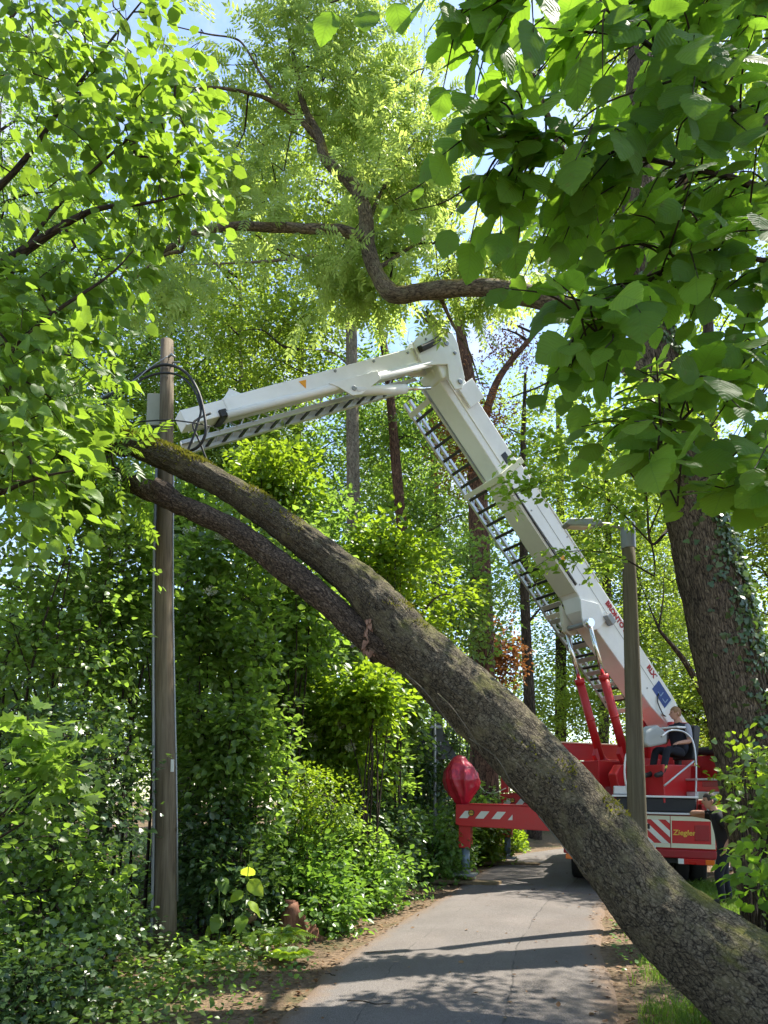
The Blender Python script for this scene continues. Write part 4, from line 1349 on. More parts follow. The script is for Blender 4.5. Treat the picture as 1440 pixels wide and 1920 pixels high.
for spec in ([(-300, 900, 4.5), (-60, 640, 4.4), (80, 420, 4.3), (230, 270, 4.2), (330, 200, 4.2)], [(-300, 600, 4.5), (0, 350, 4.4), (130, 180, 4.4), (220, 60, 4.4), (300, -40, 4.4)],
             [(-300, 1000, 4.4), (-100, 800, 4.0), (60, 620, 3.9), (200, 520, 3.9), (250, 470, 3.9)], [(-300, 1050, 4.0), (-80, 960, 3.6), (60, 900, 3.5), (150, 880, 3.5)], [(-300, 300, 4.5), (-60, 120, 4.6), (60, -20, 4.6), (130, -140, 4.7)],
             [(0, 500, 4.3), (160, 400, 4.2), (280, 380, 4.1), (360, 360, 4.1)]):
    c, _ = w.limb([P(*q) for q in spec], [.035, .02, .012, .007, .003], 26, 7, .1, 6)
    src.append(c[5:])
src = np.concatenate(src)
C = np.concatenate([clusters(rng, P(150, 190, 4.4), (.92, .55, 1.05), 138, .40, 1.6), clusters(rng, P(300, 270, 4.25), (.34, .35, .62), 56, .37, 1.8), clusters(rng, P(50, 470, 4.2), (.58, .5, .5), 80, .37, 1.6),
                    clusters(rng, P(30, 680, 3.9), (.46, .4, .5), 66, .37, 1.6), clusters(rng, P(20, 870, 3.6), (.36, .35, .34), 40, .37, 1.6), clusters(rng, P(-250, 400, 4.4), (.9, .8, 1.6), 70, .38, 1.2), clusters(rng, P(60, -250, 4.8), (1.4, .8, .8), 60, .38, 1.2)])
A, rr = grow(src, C, .0022)
w.twigs(A, C, rr * 1.1, rr, 4, .04)
w.build('branches', 'twig', root_l)['kind'] = 'stuff'
D = norm(C - A) * .7 + rng.normal(0, .4, C.shape) + np.array([.35, 0, -.25])
p, d, n, s = spray(rng, C, D, 8, .32, .20, .080, .5, .55)
n = n + np.array([0, -.35, 0])
vis = [(p[i], d[i], n[i], s[i]) for i in range(len(p))]


def sees(q):
    X = 720 + F_PX * q[0] / q[1]
    Yp = HORIZON - F_PX * (q[2] - CAM_Z) / q[1]
    return -20 < X < 1460 and -20 < Yp < 1940


vis.sort(key=lambda q: (not sees(q[0]), q[0][1] / q[3]))
rest = leaf_objects(root_l, LN, vis, 300)
q = [np.array([r[i] for r in rest]) for i in range(4)]
leaf_mesh('foliage', 'leaf_linden', root_l, heart_leaf(2, 6), q[0], q[1], q[2], q[3], rng.random(len(rest)), True, True)['kind'] = 'stuff'
# ------------------------------------------------------------------ the red aerial platform truck
YAW, ROLL = math.radians(-18.0), math.radians(1.3)
TM = Matrix.Translation((4.3, 12.9, 0)) @ Matrix.Rotation(YAW, 4, 'Z') @ Matrix.Rotation(ROLL, 4, 'Y')
truck = thing('fire_truck', 'red fire truck with white articulated boom and outriggers parked on the road', 'fire truck', TM)
t_o = TM @ Vector((0, 0, 0))
t_x, t_y, t_z = (TM.to_3x3() @ Vector(v) for v in ((1, 0, 0), (0, 1, 0), (0, 0, 1)))
TF = (t_o, t_x, t_y, t_z)


def L(x, y, z):
    return t_o + t_x * x + t_y * y + t_z * z


def tb(name, mat, *boxes, parent=truck, bevel=.012, label=None):
    m = MB()
    for b in boxes:
        m.box(*b, fr=TF)
    o = m.build(name, mat, parent, bevel)
    if label:
        o['label'] = label
    return o


# chassis, body and cab
tb('chassis', 'black_plastic', (-.45, -.35, .15, 9.0, .45, .75), (.35, .45, .15, 9.0, .45, .75), (-.35, .35, .4, .55, .5, .7), (-.35, .35, 2.6, 2.9, .45, .7), (-1.1, 1.1, 3.4, 4.2, .35, .8))
body = tb('body', 'red_paint', (-1.24, 1.24, .10, 1.25, .74, 1.315), (-1.24, -.75, 3.3, 6.2, .62, 1.75), (.75, 1.24, 3.3, 6.2, .62, 1.75), (-.75, .75, 3.3, 6.2, .9, 1.3), (-1.15, 1.15, 1.25, 3.3, 1.08, 1.312))
tb('deck', 'aluminium', (-1.26, 1.26, .03, 3.2, 1.32, 1.352), bevel=.008)
cab = MB()
cab.prism([(6.4, .7), (8.9, .7), (8.95, 1.5), (8.6, 2.55), (6.6, 2.62), (6.4, 2.55)], (t_o, t_y, t_z, t_x), -1.22, 1.22)
cab = cab.build('cab', 'red_paint', truck, .05)
tb('window', 'black_plastic', (-1.235, -1.222, 6.8, 8.2, 1.6, 2.3), parent=cab)
tb('window', 'black_plastic', (-.8, .8, 6.385, 6.40, 1.7, 2.3), parent=cab)
tb('light_bar', 'lamp_orange', (-.9, .9, 7.2, 7.5, 2.66, 2.80), parent=cab, bevel=.04)
# rear face
tb('bumper', 'dark_red_paint', (-1.24, 1.24, .06, .30, .60, .742), bevel=.02)
tb('rear_valance', 'black_plastic', (-1.20, 1.20, .16, .34, .50, .598))
for sx in (-1, 1):
    tail = tb('tail_light', 'lamp_red', (sx * .92 - .27, sx * .92 + .27, .03, .10, .505, .60), bevel=.01)
    a = sx * 1.13
    tb('indicator', 'lamp_orange', (a - .07, a + .07, .02, .032, .51, .595), parent=tail, bevel=.006)
    a = sx * .68
    tb('reversing_light', 'lamp_white', (a - .045, a + .045, .02, .032, .51, .598), parent=tail, bevel=.006)
# locker doors: cream outline, red field
for sx in (-1, 1):
    x0, x1 = (.53, 1.225) if sx > 0 else (-1.225, -.53)
    door = tb('locker_door', 'red_paint', (x0, x1, .072, .098, .765, 1.305), bevel=.008)
    tb('border', 'cream_strip', (x0 + .004, x1 - .004, .066, .0715, 1.225, 1.30), (x0 + .004, x1 - .004, .066, .0715, .77, .845), (x1 - .065, x1 - .004, .066, .0715, .847, 1.223), (x0 + .004, x0 + .02, .066, .0715, .847, 1.223), parent=door, bevel=0)
    tb('hatch', 'dark_red_paint', (x0 + .38, x1 - .09, .060, .0714, .90, 1.16), parent=door, bevel=.006)
mid = tb('centre_panel', 'red_paint', (-.525, .525, .074, .098, .765, 1.305), bevel=.008)
m = MB()
m.box(-.522, .522, .068, .0735, 1.235, 1.30, fr=TF)
m.box(-.522, .522, .068, .0735, .77, .84, fr=TF)
m.build('border', 'cream_strip', mid)
for k in range(-2, 5):
    x0 = .50 - k * .235
    z0, z1 = .842, 1.233
    sl = .40
    poly = []
    for (x, z) in ((x0, z0), (x0 - .115, z0), (x0 - .115 - sl, z1), (x0 - sl, z1)):
        poly.append((x, z))
    cl = []
    for q in range(len(poly)):          # clip to the panel sides
        a, b = poly[q], poly[(q + 1) % 4]
        for lim, sg in ((.52, 1),):
            pass
        cl.append(a)
    xs = [q[0] for q in cl]
    if max(xs) > .53 or min(xs) < -.53:
        cl2 = []
        for lim, keep in ((.52, lambda v: v <= .52), (-.52, lambda v: v >= -.52)):
            src_, cl2 = cl, []
            for q in range(len(src_)):
                a, b = src_[q], src_[(q + 1) % len(src_)]
                if keep(a[0]):
                    cl2.append(a)
                if keep(a[0]) != keep(b[0]):
                    f = (lim - a[0]) / (b[0] - a[0])
                    cl2.append((lim, a[1] + f * (b[1] - a[1])))
            cl = cl2
            if len(cl) < 3:
                break
    if len(cl) >= 3:
        mm = MB()
        mm.prism(cl, (t_o, t_x, t_z, t_y), .068, .0735)
        mm.build('reflective_stripe', 'stripe_white', mid)
tb('handle', 'black_plastic', (.16, .20, .045, .072, 1.07, 1.16), parent=mid)
tb('handle', 'aluminium', (.20, .29, .045, .072, .73, .80), parent=mid)


def lettering(name, text, mat, origin, ex, ey, size, parent, shear=0.0, offset=0.0, depth=.002, space=1.0):
    cu = bpy.data.curves.new(name, 'FONT')
    cu.body = text
    cu.size = size
    cu.shear = shear
    cu.offset = offset
    cu.extrude = depth
    cu.space_character = space
    cu.resolution_u = 4
    ob = bpy.data.objects.new(name, cu)
    COL.objects.link(ob)
    dg = bpy.context.evaluated_depsgraph_get()
    me = bpy.data.meshes.new_from_object(ob.evaluated_get(dg))
    bpy.data.objects.remove(ob)
    ez = ex.cross(ey).normalized()
    M = Matrix(((ex.x, ey.x, ez.x, origin.x), (ex.y, ey.y, ez.y, origin.y), (ex.z, ey.z, ez.z, origin.z), (0, 0, 0, 1)))
    me.transform(root_inv(parent) @ M)
    me.materials.clear()
    me.materials.append(MATS[mat])
    o = bpy.data.objects.new(name, me)
    return link(o, parent)


lettering('lettering', 'Ziegler', 'gold_letter', L(.565, .063, .985), t_x, t_z, .125, bpy.data.objects['locker_door.001'], .1, .0025)
lettering('lettering', 'Ziegler', 'gold_letter', L(-1.19, .063, .985), t_x, t_z, .125, bpy.data.objects['locker_door'], .1, .0025)

# wheels
def wheel(x, y, r=.50, wd=.26):
    ax = t_x
    c = L(x, y, r + .0)
    m = MB()
    prof = [(-.5, .62), (-.5, .90), (-.40, .985), (-.18, 1.0), (.18, 1.0), (.40, .985), (.5, .90), (.5, .62)]
    n = 36
    V, F = [], []
    for k in range(n):
        a = 2 * math.pi * k / n
        d = t_y * math.cos(a) + t_z * math.sin(a)
        for q, rr in prof:
            V.append(tuple(c + ax * (q * wd) + d * (r * rr * (1 if k % 2 or rr < .95 else .985))))
    for k in range(n):
        for j in range(len(prof) - 1):
            k2 = (k + 1) % n
            F.append((k * 8 + j, k * 8 + j + 1, k2 * 8 + j + 1, k2 * 8 + j))
    wh = m.raw(V, F).build('wheel', 'rubber', truck, 0, True)
    h = MB()
    h.tube([c - ax * wd * .42, c + ax * wd * .42], r * .62, 24)
    h.tube([c - ax * wd * .48, c + ax * wd * .48], r * .22, 12)
    h.build('rim', 'steel_grey', wh, .01)
    return wh


for y in (1.9, 3.0 - .0):
    for x in (-1.08, -.78, .78, 1.08):
        wheel(x, y)
for x in (-1.02, 1.02):
    wheel(x, 7.3, .50, .30)
for sx in (-1, 1):
    tb('mudguard', 'black_plastic', (sx * 1.0 - .24, sx * 1.0 + .24, 1.28, 3.5, 1.045, 1.075), (sx * 1.0 - .24, sx * 1.0 + .24, 1.27, 1.30, .55, 1.05), bevel=.01)
    tb('side_marker', 'cream_strip', (sx * 1.246 - .003, sx * 1.246 + .003, .15, 1.2, .80, .86), bevel=0)
# things fixed on the deck
tb('hose_locker', 'black_plastic', (-.35, .98, .55, 1.15, 1.356, 1.60), bevel=.02)
tb('locker_lid', 'white_paint', (-.42, 1.02, .50, 1.20, 1.603, 1.64), bevel=.01)
tb('tool_box', 'aluminium', (-.40, .12, .62, 1.05, 1.645, 1.80), bevel=.02)
tb('side_panel', 'red_paint', (1.05, 1.24, .35, 1.15, 1.356, 1.50), bevel=.02)
tb('switch_box', 'console_grey', (1.12, 1.34, .12, .30, 1.356, 1.46), bevel=.02)
tb('pedestal', 'dark_red_paint', (-.85, .95, 1.35, 2.9, 1.356, 1.80), bevel=.03)

# outriggers
def outrigger(y0, side, reach, top, height=.40, depth=.34, tag_name='outrigger'):
    xi, xo = side * .6, side * reach
    m = MB()
    zb = top - height
    m.prism([(xi, zb - .05), (xo - side * .12, zb), (xo, zb + .03), (xo, top), (xi, top)], (t_o, t_x, t_z, t_y), y0, y0 + depth)
    arm = m.build(tag_name, 'red_paint', truck, .012)
    tb('top_flange', 'red_paint', (min(xi, xo) + .22 * (side < 0), max(xi, xo) - .22 * (side > 0), y0 - .015, y0 + depth + .015, top + .001, top + .022), parent=arm, bevel=.004)
    # slanted white warning stripes on the rear face
    for k in range(3):
        a = xo - side * (.07 + .30 * k)
        mm = MB()
        z0, z1 = zb + .15, zb + .285
        q = [(a, z0), (a - side * .155, z0), (a - side * .155 - side * .11, z1), (a - side * .11, z1)]
        mm.prism(q, (t_o, t_x, t_z, t_y), y0 - .006, y0 - .001)
        mm.build('warning_stripe', 'stripe_white', arm)
    a = xo - side * .97
    mm = MB()
    mm.prism([(a, zb + .14), (a - side * .085, zb + .14), (a - side * .085, zb + .24)], (t_o, t_x, t_z, t_y), y0 - .006, y0 - .001)
    mm.build('warning_stripe', 'stripe_white', arm)
    c = L(xo - side * .30, y0 - .004, zb + .25)
    mm = MB()
    mm.tube([c, c - t_y * .02], .058, 24)
    em = mm.build('round_emblem', 'black_plastic', arm, .004)  # round gold and black emblem on the beam, not a lamp
    mm = MB()
    mm.tube([c - t_y * .021, c - t_y * .026], .044, 24)
    mm.build('lens', 'gold_letter', em, 0)  # gold disc of the emblem
    mm = MB()
    mm.box(-.044, .044, -.008, .008, .0, .004, fr=(c - t_y * .0265, t_x, t_z, -t_y))
    mm.box(-.030, .030, .018, .026, .0, .004, fr=(c - t_y * .0265, t_x, t_z, -t_y))
    mm.build('emblem_bar', 'black_plastic', em, 0)
    # jack
    xj = xo - side * .16
    yc = y0 + depth / 2
    mm = MB()
    mm.box(xj - .11, xj + .11, yc - .12, yc + .12, .60, zb + .05, fr=TF)
    mm.build('jack_sleeve', 'red_paint', arm, .012)
    mm = MB()
    mm.tube([L(xj, yc, .61), L(xj, yc, .16)], .078, 20)
    mm.build('jack_leg', 'jack_blue_grey', arm, 0, True)
    mm = MB()
    mm.tube([L(xj, yc, .20), L(xj, yc, .135)], .10, 16)
    mm.box(xj - .20, xj + .20, yc - .20, yc + .20, .09, .135, fr=TF)
    mm.build('foot_plate', 'steel_grey', arm, .008)
    return arm, xj, yc


arm1, j1x, j1y = outrigger(.15, -1, 3.20, 1.40)
arm2, j2x, j2y = outrigger(4.30, -1, 3.05, 1.62)
outrigger(4.30, 1, 2.2, 1.55)
tb('upright', 'red_paint', (-3.04, -2.86, 4.34, 4.50, 1.645, 2.15), parent=arm2)
mm = MB()
mm.tube(catmull([L(-2.9, 4.25, 1.75), L(-3.2, 4.1, 1.62), L(-3.45, 4.0, 1.75), L(-3.6, 3.9, 2.2)], 20), .012, 6)
mm.build('hose', 'cream_strip', arm2, 0, True)

for (jx, jy, lab) in ((j1x, j1y, 'front'), (j2x, j2y, 'rear')):
    near = lab == 'front'
    for k, (dx, dy, rz, ln, wd, zz) in enumerate(((-.30, .02, .10, .34, .17, .035), (.30, -.10, -.15, .36, .14, .035)) if near else ((-.10, .0, .2, .50, .16, .035), (.34, -.10, -.12, .42, .12, .03))):
        c = L(jx + dx, jy + dy, 0)
        c.z = .052
        a = Vector((math.cos(rz + YAW), math.sin(rz + YAW), 0))
        b_ = Vector((-a.y, a.x, 0))
        mm = MB()
        mm.obox(c, a * ln, b_ * wd, Vector((0, 0, zz)))
        o = mm.build('support_board', 'board_wood', None, .006)
        where = 'near outrigger foot' if near else 'far outrigger foot'
        tag(o, ('weathered wooden board left of the ' if dx < 0 else 'weathered wooden board right of the ') + where, 'board', 'boards under the outrigger feet')

# red vinyl cover hung over the end of the near outrigger
import bmesh
rng = np.random.default_rng(83)
cc = L(-3.14, .30, 1.86)
V, F = [], []
nu, nv = 96, 44
ridges = [(.25, .20), (1.15, .12), (2.05, .22), (2.9, .10), (3.75, .20), (4.55, .30), (5.45, .14)]
for i in range(nv + 1):
    t = i / nv
    w0 = np.interp(t, [0, .05, .16, .34, .50, .66, .82, .95, 1], [.10, .14, .21, .30, .325, .29, .20, .10, .02])
    for j in range(nu):
        a_ = 2 * math.pi * j / nu
        f_ = 0
        for k, (ra, am) in enumerate(ridges):
            dd = abs(((a_ - ra - .35 * math.sin(2.2 * t + k * 1.7)) + math.pi) % (2 * math.pi) - math.pi)
            f_ = max(f_, am * math.exp(-dd / .17) * (.55 + .6 * math.sin(math.pi * min(1, t * 1.15 + .1 * k % .3))))
        r_ = w0 * (.93 + f_)
        q_ = Vector((math.cos(a_) * r_ * 1.10 - .06 * (t - .4), math.sin(a_) * r_ * .85, -.46 + .93 * t + .02 * math.sin(3 * a_ + 1) * math.sin(math.pi * t)))
        V.append(tuple(cc + t_x * q_.x + t_y * q_.y + t_z * q_.z))
for i in range(nv):
    for j in range(nu):
        j2 = (j + 1) % nu
        F.append((i * nu + j, i * nu + j2, (i + 1) * nu + j2, (i + 1) * nu + j))
V = np.array(V)
dv = norm(V - np.array(cc))
V = V + dv * (np.abs(fbm(V * np.array([7, 7, 4.5]), 2) - .5) * -.08 + .01)[:, None]
me = np_mesh('vinyl_cover', V, [F], 'tarp_red', None, True)
bpy.data.objects.remove(me)
me = bpy.data.meshes['vinyl_cover']
o = link(bpy.data.objects.new('vinyl_cover', me))
tag(o, 'crumpled red vinyl cover draped over the end of the near outrigger', 'cover')

# ---- turret, boom and cylinders
BP, EL = P(1243, 1350, 15.3), P(812, 690, 12.6)          # boom foot and elbow
bd = (EL - BP).normalized()
hd = Vector((bd.x, bd.y, 0)).normalized()                 # turret heading (towards the elbow)
bb = Vector((hd.y, -hd.x, 0))
if bb.y > 0:
    bb = -bb                                              # towards the camera
bn = bd.cross(bb)
if bn.z < 0:
    bn = -bn
LB = (EL - BP).length
BF = (BP, bb, bn, bd)                                     # frame: s towards camera, t up, l along the boom
UZ = Vector((0, 0, 1))
TT = Vector((BP.x, BP.y, 0)) + hd * .35
UF = (TT, hd, bb, UZ)                                     # turret frame: along heading, towards camera, up


def ub(name, mat, *boxes, parent=truck, bevel=.015, fr=UF):
    m = MB()
    for b in boxes:
        m.box(*b, fr=fr)
    return m.build(name, mat, parent, bevel)


turret = ub('turret', 'red_paint', (-.75, .95, -.85, .80, 1.80, 1.98), (-.62, -.1, -.42, -.31, 1.98, 3.2), (-.62, -.1, .31, .42, 1.98, 3.1), (-.72, -.2, -.42, .42, 1.98, 2.7))
ub('slew_ring', 'steel_grey', (-.65, .65, -.65, .65, 1.66, 1.80), parent=turret)
m = MB()
m.prism([(.2, 1.98), (1.05, 1.98), (1.30, 2.42), (1.22, 2.62), (.95, 2.35), (.2, 2.35)], (TT, hd, UZ, bb), -.38, -.28)
m.prism([(.2, 1.98), (1.05, 1.98), (1.30, 2.42), (1.22, 2.62), (.95, 2.35), (.2, 2.35)], (TT, hd, UZ, bb), .26, .36)
m.build('cylinder_bracket', 'red_paint', turret, .012)
ub('far_wall', 'dark_red_paint', (-.4, 1.55, -1.25, -1.17, 2.38, 2.72), parent=turret)
ub('wall_cap', 'cream_strip', (-.4, 1.55, -1.27, -1.15, 2.722, 2.75), parent=turret, bevel=.004)
ub('front_box', 'red_paint', (.95, 1.60, -.95, .10, 1.75, 2.30), parent=turret)
m = MB()
m.prism([(.35, 1.72), (1.62, 1.72), (1.70, 2.02), (1.55, 2.20), (.35, 2.20)], (TT, hd, UZ, bb), .42, .62)
m.build('front_skirt', 'red_paint', turret, .02)
# operator platform on the camera side
T0, TT = TT, TT + hd * .95 - UZ * .22
UF = (TT, hd, bb, UZ)
plat = ub('operator_platform', 'red_paint', (-.80, .75, .80, 1.62, 1.70, 1.90), (-.80, -.30, .82, 1.60, 1.90, 2.40), (-.95, .70, .84, .90, 1.92, 2.2))
ub('step_edge', 'aluminium', (-.50, .78, 1.30, 1.655, 1.902, 1.935), parent=plat, bevel=.004)
ub('panel', 'dark_red_paint', (-.88, .62, 1.621, 1.627, 1.79, 1.875), parent=plat, bevel=.004)
ub('front_locker', 'red_paint', (.62, 1.35, .75, 1.40, 1.50, 2.18), parent=plat)
ub('chequer_plate', 'aluminium', (.2, .80, 1.42, 1.66, 1.56, 1.70), parent=plat)
# control console
m = MB()
m.prism([(.14, 2.78), (.60, 2.70), (.72, 2.76), (.68, 2.98), (.36, 3.12), (.12, 2.98)], (TT, hd, UZ, bb), 1.0, 1.30)
con = m.build('control_console', 'console_grey', plat, .04)
ub('console_post', 'black_plastic', (.48, .58, 1.0, 1.10, 1.93, 2.74), parent=plat)
ub('console_shade', 'white_paint', (.60, .98, .96, 1.44, 2.84, 2.88), parent=plat)
# grab rails
m = MB()
for s in (1.0,):
    m.tube(catmull([TT + hd * .78 + bb * s + UZ * 1.70, TT + hd * .92 + bb * s + UZ * 2.15, TT + hd * .88 + bb * s + UZ * 2.55, TT + hd * .72 + bb * s + UZ * 2.68, TT + hd * .60 + bb * s + UZ * 2.70], 24), .018, 8)
m.build('handrail', 'white_paint', plat, 0, True)
m = MB()
m.tube(catmull([TT + hd * -.12 + bb * 1.62 + UZ * 1.62, TT + hd * -.22 + bb * 1.60 + UZ * 2.35, TT + hd * -.22 + bb * 1.56 + UZ * 2.80, TT + hd * -.05 + bb * 1.52 + UZ * 2.98, TT + hd * .28 + bb * 1.50 + UZ * 3.0, TT + hd * .50 + bb * 1.48 + UZ * 2.88], 30), .018, 8)
m.build('handrail', 'aluminium', plat, 0, True)
m = MB()
m.tube([TT + hd * -.14 + bb * 1.62 + UZ * 2.46, TT + hd * .62 + bb * 1.60 + UZ * 2.02], .018, 8)
m.build('handrail', 'aluminium', plat, 0, True)
# seat
seat = ub('operator_seat', 'leather_black', (-.52, .0, .98, 1.48, 2.40, 2.54), bevel=.05)
m = MB()
m.prism([(-.46, 2.50), (-.32, 2.50), (-.40, 3.10), (-.44, 3.14), (-.57, 3.12), (-.58, 3.05)], (TT, hd, UZ, bb), 1.0, 1.46)
m.build('backrest', 'leather_black', seat, .05)
ub('headrest', 'leather_black', (-.60, -.47, 1.08, 1.38, 3.13, 3.36), parent=seat, bevel=.05)
ub('armrest', 'leather_black', (-.52, -.02, 1.47, 1.56, 2.70, 2.76), parent=seat, bevel=.02)

# boom base section (camera side = broad white face, lower face shaded)
def bx(name, mat, s0, s1, t0, t1, l0, l1, parent, bevel=.012):
    m = MB()
    m.box(s0, s1, t0, t1, l0, l1, fr=BF)
    return m.build(name, mat, parent, bevel)


SW = .235
boom = MB()
prof = [(-.45, -.10), (.55, -.30), (1.7, -.35), (2.85, -.40), (3.05, -.40), (3.3, -.29), (LB - 2.3, -.26), (LB - 2.3, .31), (.3, .36), (-.55, .22)]
boom.prism([(l, t) for l, t in prof], (BP, bd, bn, bb), -SW, SW)
boom = boom.build('boom', 'white_paint', truck, .02)
bx('seam_strip', 'console_grey', SW + .001, SW + .006, .06, .07, .4, LB - 2.32, boom, 0)
bx('top_rail', 'white_paint', SW - .02, SW + .02, .322, .345, 3.2, LB - 2.4, boom, .004)
bx('collar', 'cream_strip', -SW - .05, SW + .05, -.30, .35, LB - 2.32, LB - 2.2, boom, .01)
inner = bx('inner_boom', 'white_paint', -SW + .03, SW - .03, -.25, .29, LB - 2.5, LB - .02, boom, .02)
bx('guide_strip', 'boom_under_shade', SW - .029, SW - .02, -.10, -.085, LB - 2.2, LB - .1, inner, 0)
bx('under_rail', 'boom_under_shade', -SW, SW, -.305, -.262, 3.4, LB - 2.35, boom, .006)
bx('bracket_plate', 'white_paint', SW + .0, SW + .035, -.02, .40, LB - .95, LB - .55, inner, .01)
# cylinder lug with pin
m = MB()
m.prism([(2.55, -.36), (2.65, -.56), (2.8, -.62), (2.95, -.56), (3.25, -.33), (2.9, .0), (2.55, -.1)], (BP, bd, bn, bb), SW + .002, SW + .035)
lug = m.build('lug', 'white_paint', boom, .008)
m = MB()
m.tube([BP + bd * 2.8 - bn * .52 + bb * (SW + .03), BP + bd * 2.8 - bn * .52 + bb * (SW + .07)], .055, 20)
m.build('pin', 'steel_grey', lug, .006)
m = MB()
m.prism([(2.55, -.36), (2.65, -.56), (2.8, -.62), (2.95, -.56), (3.25, -.33)], (BP, bd, bn, bb), -SW - .10, -SW - .02)
m.build('lug', 'boom_under_shade', boom, .008)
m = MB()
m.tube([BP + bd * 2.8 - bn * .52 - bb * (SW + .16), BP + bd * 2.8 - bn * .52 + bb * (SW + .04)], .05, 16)
m.build('cross_shaft', 'steel_grey', boom, 0)
bx('work_lamp', 'steel_grey', SW + .008, SW + .14, -.10, .04, 2.42, 2.66, boom, .02)
pl = bx('blue_plate', 'blue_plate', SW + .002, SW + .008, -.02, .26, .30, .80, boom, .004)
m = MB()
for k, (a, b) in enumerate(((.36, .48), (.54, .66))):
    m.box(SW + .009, SW + .011, .06, .18, a, a + .02, fr=BF)
    m.box(SW + .009, SW + .011, .06, .075, a, b, fr=BF)
m.build('plate_marking', 'light_blue', pl)
bx('foot_cover', 'white_paint', -SW - .04, SW + .04, -.20, .26, -.55, .30, boom, .03)
# lettering on the broad face, read downwards along the boom
lettering('lettering', 'BRONTO SKYLIFT', 'red_letter', BP + bd * 2.80 + bn * .175 + bb * (SW + .0065), -bd, bn, .150, boom, 0, .008)
lettering('lettering', 'RLX', 'red_letter', BP + bd * 1.20 + bn * .175 + bb * (SW + .0065), -bd, bn, .150, boom, 0, .008)
m = MB()
m.tube(catmull([BP + bd * .15 - bn * .12 + bb * (SW + .02), BP + bd * .3 - bn * .2 + bb * (SW + .06), BP + bd * .55 - bn * .10 + bb * (SW + .03), BP + bd * .62 + bn * .05 + bb * (SW + .02)], 16), .012, 6)
m.build('hose', 'cable_black', boom, 0, True)
for k, (t__, r__) in enumerate(((-.20, .014), (-.235, .011))):
    m = MB()
    m.tube(catmull([BP + bd * l_ + bn * (t__ + .012 * math.sin(l_ * 2.1 + k)) + bb * (SW + .016) for l_ in np.linspace(3.5, LB - 2.4, 9)], 50), r__, 6)
    m.build('hose', 'cable_black' if k else 'steel_grey', boom, 0, True)
for l_ in np.arange(.9, LB - 2.4, .85):
    m = MB()
    for t__ in (.28, -.12):
        m.tube([BP + bd * l_ + bn * t__ + bb * SW, BP + bd * l_ + bn * t__ + bb * (SW + .012)], .016, 8)
    m.build('bolt', 'steel_grey', boom, 0)
bx('rating_label', 'black_plastic', SW - .0285, SW - .024, .02, .16, LB - 2.15, LB - 1.95, inner, 0)
bx('rating_label', 'yellow_sticker', SW + .002, SW + .006, -.16, -.06, 4.0, 4.14, boom, 0)
# lifting cylinders
for s, base_px in ((-.33, (1172, 1408, 14.9)), (.31, (1196, 1398, 14.4))):
    top = BP + bd * 2.8 - bn * .52 + bb * s
    bot = T0 + hd * 1.10 + bb * s + UZ * 2.35
    ax = (top - bot).normalized()
    ln = (top - bot).length
    m = MB()
    m.tube([bot, bot + ax * ln * .60], .082, 20)
    m.tube([bot + ax * ln * .58, bot + ax * (ln * .60 + .05)], .095, 20)
    m.tube([bot + ax * ln * .30, bot + ax * (ln * .30 + .04)], .09, 20)
    cyl = m.build('lift_cylinder', 'red_paint', boom, 0, True)
    m = MB()
    m.tube([bot + ax * ln * .60, top], .042, 16)
    m.tube([top - bb * .06, top + bb * .06], .085, 16)
    m.build('piston_rod', 'chrome', cyl, 0, True)


# ladders: rails, lattice and rungs
def ladder(origin, al, ac, an, l0, l1, c0, c1, tt, parent, step=.30, double=True):
    fr = (origin, ac, an, al)
    m = MB()
    for c in (c0, c1):
        for dt in (0, .16):
            m.box(c - .026, c + .026, tt + dt - .026, tt + dt + .026, l0, l1, fr=fr)
    lad = m.build('ladder', 'aluminium', parent, 0)
    n = int((l1 - l0) / step)
    for c in (c0, c1):
        mm = MB()
        for k in range(n):
            a = l0 + (k + .5) * step
            q0 = origin + ac * c + an * tt + al * (a - step / 2)
            q1 = origin + ac * c + an * (tt + .16) + al * (a)
            q2 = origin + ac * c + an * tt + al * (a + step / 2)
            mm.tube([q0, q1], .012, 4)
            mm.tube([q1, q2], .012, 4)
        mm.build('lattice', 'aluminium', lad)
    for k in range(n):
        a = l0 + (k + .5) * step
        r = MB()
        r.box(c0 + .02, c1 - .02, tt - .012, tt + .012, a - .028, a + .028, fr=fr)
        r.build('rung', 'black_plastic', lad, 0)
    return lad


ladder(BP, bd, bb, bn, .35, LB - .15, -SW - .66, -SW - .02, -.24, boom)
for a in (3.05, LB - 2.25, LB - .4):
    m = MB()
    m.box(-SW - .69, -SW, -.285, -.27, a - .05, a + .05, fr=BF)
    m.build('ladder_bracket', 'boom_under_shade', boom, .003)
# lower closed ladder section seen behind the cylinders
for k in range(9):
    a = .5 + k * .34
    m = MB()
    m.box(-SW - .60, -SW - .06, -.285, -.272, a, a + .10, fr=BF)
    m.build('ladder_tread', 'aluminium', boom, 0)

# ---- elbow and upper boom
TIP = P(368, 786, 10.4)
E2 = P(820, 668, 12.45)
ud = (TIP - E2).normalized()
uh = Vector((ud.x, ud.y, 0)).normalized()
ub2 = Vector((uh.y, -uh.x, 0))
if ub2.y > 0:
    ub2 = -ub2
un = ud.cross(ub2)
if un.z < 0:
    un = -un
LU = (TIP - E2).length
U2 = (E2, ub2, un, ud)


def ux(name, mat, s0, s1, t0, t1, l0, l1, parent, bevel=.012):
    m = MB()
    m.box(s0, s1, t0, t1, l0, l1, fr=U2)
    return m.build(name, mat, parent, bevel)


